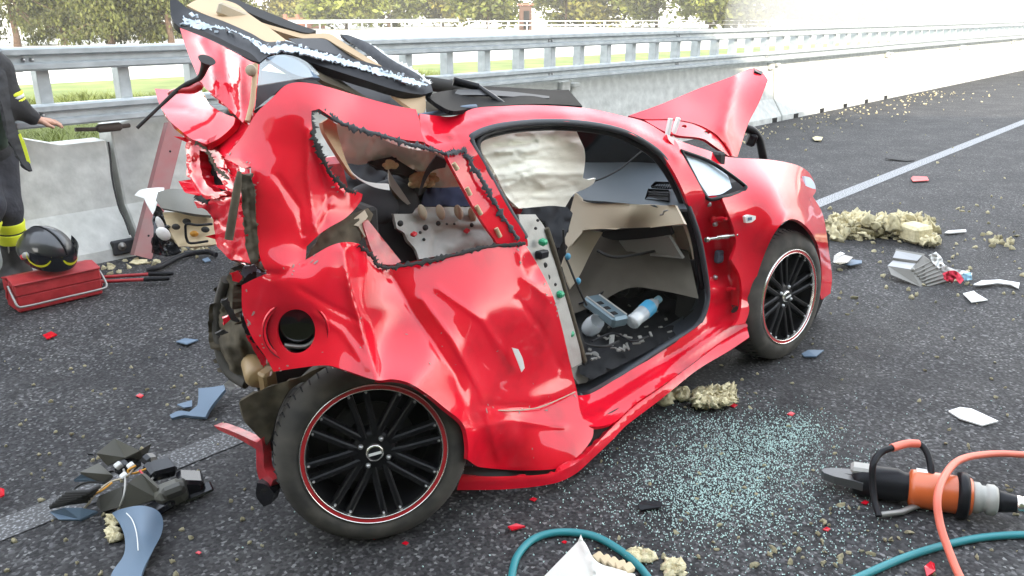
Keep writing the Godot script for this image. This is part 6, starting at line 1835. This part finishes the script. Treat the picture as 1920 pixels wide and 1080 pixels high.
func firefighter() -> void:
	var base := wz(20, 540, -4.95); base.y = 0.0
	var o := thing("person", "firefighter in black jacket with yellow bands, hand on the barrier", "person", Transform3D(Basis(), base))
	var J := func(px: float, py: float, z: float) -> Vector3: return wz(px, py, z) - base
	var pel: Vector3 = J.call(-22, 285, -4.92); var che: Vector3 = J.call(-32, 165, -4.95); var nek: Vector3 = J.call(-38, 100, -4.95); var hed: Vector3 = J.call(-38, 58, -4.93)
	var ls: Vector3 = J.call(-8, 130, -5.0); var le: Vector3 = J.call(24, 196, -5.04); var lw: Vector3 = J.call(66, 224, -5.12)
	var rs: Vector3 = J.call(-92, 132, -4.85); var re: Vector3 = J.call(-112, 215, -4.8); var rw: Vector3 = J.call(-95, 285, -4.65)
	var lh: Vector3 = J.call(-2, 292, -4.95); var lk: Vector3 = J.call(12, 392, -4.88); var la: Vector3 = J.call(30, 497, -4.95)
	var rh: Vector3 = J.call(-45, 292, -4.88); var rk: Vector3 = J.call(-22, 385, -4.68); var ra: Vector3 = J.call(-48, 505, -4.62)
	# the body underneath, one skin from head to feet
	var body := MB.new()
	var bb := [[pel, che, .11, .12], [che, nek, .1, .055], [nek, hed, .055, .06], [hed, hed + Vector3(0, .06, -.01), .085, .09], [hed + Vector3(.02, -.03, .05), hed + Vector3(.02, -.01, .07), .045, .04], [hed + Vector3(.025, .02, .1), hed + Vector3(.03, .0, .108), .012, .016], [hed + Vector3(.09, .02, .0), hed + Vector3(.09, .04, .0), .016, .016], [hed + Vector3(-.09, .02, .0), hed + Vector3(-.09, .04, .0), .016, .016],
		[ls, le, .045, .038], [le, lw, .038, .028], [rs, re, .045, .038], [re, rw, .038, .028], [che, ls, .08, .05], [che, rs, .08, .05], [rw, rw + Vector3(.0, -.09, .05), .032, .03], [lh, lk, .08, .055], [lk, la, .055, .04], [rh, rk, .08, .055], [rk, ra, .055, .04]]
	nets(body, bb, .014, .03)
	# left hand lying on the barrier's edge, five fingers
	var hw := lw
	var hdv: Vector3 = (J.call(104, 229, -5.2) - lw).normalized()
	var across: Vector3 = (Vector3(.25, -.05, 1.0) - hdv * hdv.dot(Vector3(.25, -.05, 1.0))).normalized()
	var dn := hdv.cross(across).normalized()
	if dn.y > 0: dn = -dn
	var pc := hw + hdv * .075
	var hbn := [[hw - hdv * .03, hw + hdv * .02, .027, .026]]
	for i in 4: hbn.append([hw + hdv * .01 + across * (i - 1.5) * .011, hw + hdv * .088 + across * (i - 1.5) * .021, .019, .0135])
	var fl := [.068, .078, .072, .055]
	for i in 4:
		var kn := hw + hdv * .09 + across * (i - 1.5) * .021
		var d1 := (hdv + across * (i - 1.5) * .12 + dn * .1).normalized()
		var d2 := (d1 + dn * .35).normalized(); var d3 := (d2 + dn * .45).normalized()
		var L: float = fl[i]
		var k1 := kn + d1 * L * .46; var k2 := k1 + d2 * L * .32
		hbn.append([kn, k1, .0108, .0095]); hbn.append([k1, k2, .0095, .0085]); hbn.append([k2, k2 + d3 * L * .24, .0085, .007])
	var tb := hw + hdv * .025 + across * .026
	var td := (hdv * .7 + across * .75 + dn * .25).normalized()
	hbn.append([tb, tb + td * .045, .016, .0125]); hbn.append([tb + td * .045, tb + td * .045 + (td + hdv * .5).normalized() * .035, .0125, .009])
	nets(body, hbn, .0036, .008)
	put("body", body, M.skin, o)
	var hair := MB.new()
	nets(hair, [[hed + Vector3(0, .07, -.03), hed + Vector3(0, .09, .01), .094, .09], [hed + Vector3(0, .02, -.05), hed + Vector3(0, .06, -.04), .07, .09]], .014, .03)
	put("hair", hair, M.soot, o)
	# clothes
	var jk := MB.new()
	nets(jk, [[che + Vector3(0, .1, 0), pel + Vector3(0, .02, 0), .15, .15], [che, ls, .12, .085], [che, rs, .12, .085], [ls, le, .083, .07], [le, lw - (lw - le).normalized() * .02, .068, .048], [rs, re, .083, .07], [re, rw, .068, .05], [nek - Vector3(0, .02, 0), nek + Vector3(0, .03, 0), .075, .07]], .014, .05)
	put("jacket", jk, M.jacket, o)
	var sh := MB.new()
	nets(sh, [[J.call(-8, 185, -4.76), J.call(-6, 262, -4.76), .06, .065]], .012, .02)
	put("t_shirt", sh, M.shirt, o)
	var fp := sheet("jacket_front", M.jacket, o, [0,112, 12,140, 18,178, 24,216, 36,252, 46,284, 56,306, 61,321, 52,318, 40,304, 28,282, 16,262, 12,236, 6,205, -4,170, -10,130], [0,112,-4.84, 24,216,-4.75, 61,321,-4.7, 28,282,-4.68, 6,205,-4.7, -10,130,-4.78], {"by": 3, "step": 6.0, "bstep": 5.0, "lip": .02, "noise": .015, "fr": .06})
	fp.position = -base
	for q in [[38,250, 46,272, 54,304, 50,302, 42,276, 34,252], [44,262, 50,280, 57,306, 55,306, 48,282, 42,264]]:
		var cc := []
		for i in range(0, q.size(), 2): cc.append_array([q[i], q[i + 1], -4.69 + .0002 * q[i]])
		var s := sheet("reflective_band", M.hivis, o, q, cc, {"by": 3, "step": 5.0, "bstep": 4.0, "lip": .003})
		s.position = -base
	for q in [[.52, .6, "hivis"], [.62, .69, "silver"], [.71, .79, "hivis"]]:
		var mb := MB.new()
		var ax := (le - ls)
		var t := axis_y(ls, ax)
		var l := ax.length()
		mb.lathe(t, [[lerpf(.083, .07, q[0]) + .004, q[0] * l + .035], [lerpf(.083, .07, q[0]) + .008, q[0] * l + .04], [lerpf(.083, .07, q[1]) + .008, q[1] * l + .035], [lerpf(.083, .07, q[1]) + .004, q[1] * l + .04]], 28)
		put("reflective_band", mb, M[q[2]], o)
	var tr := MB.new()
	nets(tr, [[pel + Vector3(0, .02, 0), pel - Vector3(0, .04, 0), .14, .13], [lh, lk, .105, .085], [lk, lk.lerp(la, .62), .085, .072], [rh, rk, .105, .085], [rk, rk.lerp(ra, .62), .085, .072], [lk + Vector3(.02, .08, .05), lk + Vector3(.02, .0, .05), .05, .05]], .014, .04)
	put("trousers", tr, M.trousers, o)
	for q in [[.2, .36, "hivis"], [.38, .56, "hivis"]]:
		for lg in [[lk, la], [rk, ra]]:
			var mb := MB.new()
			var t := axis_y(lg[0], lg[1] - lg[0])
			var l: float = (lg[1] - lg[0]).length()
			mb.lathe(t, [[.084, q[0] * l], [.09, q[0] * l + .006], [.086, q[1] * l - .004], [.078, q[1] * l]], 28)
			put("reflective_band", mb, M[q[2]], o)
	for lg in [[lk, la, Vector3(-.25, 0, 1)], [rk, ra, Vector3(-.2, 0, 1)]]:
		var mb := MB.new()
		var an: Vector3 = lg[1]; an.y = .1
		var tp: Vector3 = lg[0].lerp(lg[1], .55)
		var dr: Vector3 = lg[2].normalized()
		var heel := Vector3(an.x, .045, an.z) - dr * .05
		nets(mb, [[tp, an, .072, .066], [an, heel, .06, .045], [heel, heel + dr * .12, .045, .05], [heel + dr * .12, heel + dr * .24, .05, .04], [an, heel + dr * .14, .06, .05]], .012, .03)
		var bt := put("boot", mb, M.boot, o)
		var so := MB.new()
		so.tube([heel - dr * .03 - Vector3(0, .03, 0), heel + dr * .1 - Vector3(0, .032, 0), heel + dr * .25 - Vector3(0, .03, 0)], [.045, .05, .035], 12)
		put("sole", so, M.soot, bt)
		var zp := MB.new()
		zp.tube([tp + Vector3(.02, -.01, .075), an + Vector3(.01, .06, .066)], .005, 6)
		put("zip", zp, M.alu, bt)

# ---------------------------------------------------------------- trees and the far side
func leafy(mb: MB, c: Vector3, r: Vector3, n: int, size: float, base: Color, droop := 0.0, dens := 1.0) -> void:
	mb.colored = true
	for i in n:
		var d := Vector3(rng.randfn(), rng.randfn(), rng.randfn()) * .5
		var p := c + d * r
		var s := size * rng.randf_range(.5, 1.3)
		var b := Basis.from_euler(Vector3(rng.randf() * TAU, rng.randf() * TAU, rng.randf() * TAU))
		var u := b.x * s; var v := b.y * s * .55
		if droop > 0.0: u = (u * .5 + Vector3(0, -1, 0) * s * droop)
		var k := rng.randf_range(.55, 1.35)
		mb.cur = Color(base.r * k, base.g * k * rng.randf_range(.9, 1.1), base.b * k)
		mb.quad(p - u, p - v, p + u, p + v)
func tree(called: String, at: Vector3, H: float, R: float, low: float, leaf: String, n: int, size: float, label: String, cat: String, group: String, conifer := false, sd := 1) -> void:
	rng.seed = sd
	var o := thing(called, label, cat, Transform3D(Basis(), at), group)
	var tr := MB.new()
	var top := Vector3(rng.randf_range(-.3, .3), H * .9, rng.randf_range(-.3, .3))
	tr.tube([Vector3.ZERO, Vector3(.03, .5, 0), top * .5, top], [H * .028, H * .022, H * .014, H * .004], 9)
	var cr := MB.new()
	var cl: int = 60 if conifer else 30
	for i in cl:
		var a := rng.randf() * TAU
		var u := pow(rng.randf(), .8)
		var y := lerpf(low, H, u)
		var rad := R * (1.0 - u * .9 if conifer else sqrt(maxf(.08, 1.0 - pow(absf(u - .4) / .65, 2))))
		var e := Vector3(cos(a) * rad * rng.randf_range(.55, 1.0), y, sin(a) * rad * rng.randf_range(.55, 1.0))
		var st := Vector3(top.x * y / H, y + (.25 if conifer else -.5) * rad, top.z * y / H)
		st.y = maxf(st.y, .3)
		tr.tube([st, st.lerp(e, .5) + Vector3(0, .12 * rad, 0), e], [H * .008, H * .005, .01], 5)
		var ck := rng.randf_range(.35, 1.25)
		if conifer:
			for j in 5: leafy(cr, st.lerp(e, .3 + .17 * j) - Vector3(0, .15, 0), Vector3(R * .22, .45, R * .22), n / (cl * 5), size, Color(1, 1, 1) * ck, .6)
		else: leafy(cr, e, Vector3(R, H * .3, R) * .5, n / cl, size, Color(1, 1, 1) * ck)
	put("trunk", tr, M.bark, o)
	put("crown", cr, M[leaf], o)
func greenery() -> void:
	# conifers on the left, lower boughs in view
	var cn := [[28, 88, 45, .9, 1500, "bare brown conifer trunk with thin hanging boughs at far left"], [118, 84, 48, .3, 4200, "sparse conifer between the bare trunk and the dense ones"], [205, 84, 43, .05, 8000, "dense yellow green conifer just left of the torn roof"], [318, 84, 44, .0, 8500, "dense conifer half hidden by the red tailgate"], [-60, 84, 46, .3, 3000, "conifer at the very edge of the picture's left side"], [440, 80, 62, .2, 4000, "conifer standing behind the torn roof frame"], [75, 80, 60, .1, 6000, "darker conifer filling the gap behind the bare trunk"], [165, 80, 58, .1, 6000, "conifer behind the sparse one, left of the dense pair"], [262, 80, 57, .1, 6000, "conifer seen between the two dense conifers"], [370, 80, 60, .1, 5000, "conifer behind the top of the peeled roof"]]
	var i := 0
	for c in cn:
		var p := gp(c[0], 60, 0)
		p = Vector3(p.x / -p.z * c[2], -.06, -c[2])
		tree("conifer", p, 7.5, 2.5, c[3], "needle", int(c[4] * 3.6), .13, c[5], "tree", "conifers beyond the barrier", true, 100 + i)
		i += 1
	var names := ["bushy tree behind the far brick wall", "pale leafy tree right of the brick wall", "low tree above the roof's folded panel", "broad tree in the middle of the far row", "airy tree left of the brown kiosk", "leafy tree right of the brown kiosk", "bright tree over the distant railing", "tall bright tree above the raised bonnet", "loose tree above the barrier's far joint", "yellow green tree before the row's gap", "wide tree after the gap in the far row", "bright crown above the vanishing guardrail", "last tree but one of the far row", "last tree of the far row beside the white van"]
	var xs := [500, 650, 730, 830, 915, 1060, 1130, 1230, 1330, 1420, 1500, 1590, 1670, 1750]
	for k in xs.size():
		rng.seed = 900 + k
		var d := rng.randf_range(92, 118)
		var p := gp(xs[k], 60, 0)
		p = Vector3(p.x / -p.z * d, -.06, -d)
		tree("leafy_tree", p, rng.randf_range(6, 9), rng.randf_range(3.2, 4.4), .7, "leaf" if k % 3 else "leaf_b", 6500, .4, names[k], "tree", "leafy trees across the far side", false, 300 + k)
	rng.seed = 55
	# far side: second guardrail, brick wall, kiosk, van
	var fr := thing("guardrail", "distant white guardrail on the other side of the dry verge", "guardrail", Transform3D())
	var prev := Vector3.ZERO
	var q := [[430, 22], [520, 26], [600, 31], [680, 36], [760, 40], [860, 44]]
	for i2 in q.size():
		var g := gp(q[i2][0], 60, 0)
		var d2 := 62.0 + i2 * 4.0
		var p := Vector3(g.x / -g.z * d2, 1.0, -d2)
		if i2 > 0:
			var mb := MB.new()
			var m := (p + prev) * .5
			var t := Transform3D(Basis.looking_at((p - prev).normalized()), m)
			mb.box(t, Vector3(.06, .3, (p - prev).length() + .1), .01)
			put("rail", mb, M.zinc, fr)
			for s in 3:
				var pb := MB.new()
				pb.box(xf(prev.lerp(p, s / 3.0) - Vector3(0, .5, .08)), Vector3(.1, 1.1, .1), .0)
				put("post", pb, M.zinc, fr)
		prev = p
	var wl := MB.new()
	var wp := gp(572, 60, 0); wp = Vector3(wp.x / -wp.z * 100, 0, -100)
	var wall := thing("brick_wall", "low red brick wall with pillars in front of the far trees", "wall", Transform3D(Basis(), wp))
	wl.box(xf(Vector3(0, .55, 0)), Vector3(4.2, 1.2, .3), .02)
	put("wall_panel", wl, M.brick, wall)
	for s in [-2.2, -.7, .7, 2.2]:
		var pb := MB.new()
		pb.box(xf(Vector3(s, .75, .05)), Vector3(.4, 1.6, .45), .02)
		put("pillar", pb, M.brick, wall)
	var hp := gp(568, 60, 0); hp = Vector3(hp.x / -hp.z * 125, 0, -125)
	var hs := thing("farm_building", "dark brown building partly seen above the brick wall", "building", Transform3D(Basis(), hp))
	var hm := MB.new()
	hm.box(xf(Vector3(0, 2.0, 0)), Vector3(5.2, 4.0, 4.0), .03)
	put("wall", hm, M.brown, hs)
	hm = MB.new()
	hm.prism(xf(Vector3(0, 4.0, 0)), PackedVector2Array([Vector2(-3, 0), Vector2(3, 0), Vector2(0, 1.6)]), 4.6)
	put("roof", hm, M.brick, hs)
	for s in [-1.4, 1.2]:
		hm = MB.new()
		hm.box(xf(Vector3(s, 1.8, 2.0)), Vector3(.9, 1.3, .06), .02)
		put("window", hm, M.dark, hs)
	var kp := gp(985, 60, 0); kp = Vector3(kp.x / -kp.z * 88, 0, -88)
	var ks := thing("kiosk", "small rust brown kiosk standing among the far trees", "kiosk", Transform3D(Basis(), kp))
	hm = MB.new()
	hm.box(xf(Vector3(0, 1.2, 0)), Vector3(1.3, 2.4, 1.3), .03)
	put("wall", hm, M.brown, ks)
	hm = MB.new()
	hm.box(xf(Vector3(0, 2.5, 0)), Vector3(1.7, .16, 1.7), .03)
	put("roof", hm, M.brick, ks)
	hm = MB.new()
	hm.box(xf(Vector3(.1, 1.0, .66)), Vector3(.6, 1.8, .05), .01)
	put("door", hm, M.dark, ks)
	# far railing before the trees
	var rl := thing("railing", "pale railing running in front of the distant trees", "railing", Transform3D())
	for k in 26:
		var g := gp(880 + k * 36, 60, 0)
		var d3 := 84.0 + k * .7
		var p := Vector3(g.x / -g.z * d3, 0, -d3)
		var g2 := gp(880 + (k + 1) * 36, 60, 0)
		var p2 := Vector3(g2.x / -g2.z * (d3 + .7), 0, -d3 - .7)
		var mb := MB.new()
		mb.box(xf(p + Vector3(0, .45, 0)), Vector3(.09, .95, .09), .0)
		put("post", mb, M.white, rl)
		mb = MB.new()
		for hh in [.5, .9]: mb.tube([p + Vector3(0, hh, 0), p2 + Vector3(0, hh, 0)], .04, 5)
		put("rail", mb, M.white, rl)
	van()
	# tall grass behind the barrier
	var bl := MB.new()
	bl.colored = true
	for j in 14:
		var a := rng.randf() * TAU
		var dr := Vector3(cos(a), 0, sin(a))
		var hgt := rng.randf_range(.5, 1.0)
		var b0 := dr * rng.randf() * .12
		var w := dr.rotated(Vector3.UP, 1.57) * .008
		var kk := rng.randf_range(.6, 1.3)
		bl.cur = Color(kk, kk, kk * .8)
		bl.quad(b0 - w, b0 + w, b0 + dr * .1 + Vector3(0, hgt * .6, 0) + w * .8, b0 + dr * .1 + Vector3(0, hgt * .6, 0) - w * .8)
		bl.tri(b0 + dr * .1 + Vector3(0, hgt * .6, 0) - w * .8, b0 + dr * .1 + Vector3(0, hgt * .6, 0) + w * .8, b0 + dr * .28 + Vector3(0, hgt, 0))
	var me := bl.mesh()
	var xs2 := []
	for k in 5200:
		var p := rd(rng.randf_range(-6, 14), rng.randf_range(-17, -6.9))
		var dd := clampf(nz.get_noise_2d(p.x * 6, p.z * 6) + .55, .15, 1.0)
		xs2.append(xf(p - Vector3(0, .04, 0), rng.randf() * TAU, 0, 0, Vector3(1, .42 * dd + .06, 1)))
	many("tall_grass", M.blade, me, xs2)
	tag(get_child(get_child_count() - 1), "tall green grass growing behind the guardrail", "grass")
func van() -> void:
	var g := gp(1832, 60, 0)
	var d := 105.0
	var p := Vector3(g.x / -g.z * d, 0, -d)
	var o := thing("van", "pale van far down the road, washed out by the glare", "van", Transform3D(Basis(Vector3.UP, -.9), p))
	var mb := MB.new()
	mb.prism(Transform3D(Basis(Vector3(0, 0, 1), Vector3.UP, Vector3(-1, 0, 0)), Vector3(0, 0, 0)), PackedVector2Array([Vector2(-2.4, .35), Vector2(2.3, .35), Vector2(2.35, 1.0), Vector2(1.7, 1.25), Vector2(1.1, 2.1), Vector2(-2.3, 2.2), Vector2(-2.45, 1.2)]), 1.9)
	put("body", mb, M.white, o)
	mb = MB.new()
	mb.plate([Vector3(-.8, 1.32, 1.68), Vector3(.8, 1.32, 1.68), Vector3(.75, 2.0, 1.2), Vector3(-.75, 2.0, 1.2)], Vector3(0, .5, .86).normalized(), .02)
	put("windscreen", mb, M.dark, o)
	for s in [[-.95, 1.5], [.95, 1.5], [-.95, -1.5], [.95, -1.5]]:
		mb = MB.new()
		mb.lathe(Transform3D(Basis(Vector3.UP, Vector3.RIGHT, Vector3.BACK), Vector3(s[0], .34, s[1])), [[0, -.1], [.3, -.1], [.34, -.06], [.34, .06], [.3, .1], [0, .1]], 20)
		put("wheel", mb, M.soot, o)
	for s in [-.65, .65]:
		mb = MB.new()
		mb.box(xf(Vector3(s, .85, 2.34)), Vector3(.4, .2, .06), .02)
		put("headlight", mb, M.ice, o)

func _ready() -> void:
	rng.seed = 4711
	camera_sky_sun()
	materials()
	setting()
	wrecked_car()
	greenery()
	rng.seed = 99
	firefighter()
	toolbox_and_helmet()
	hoses_and_tool()
	scraps()
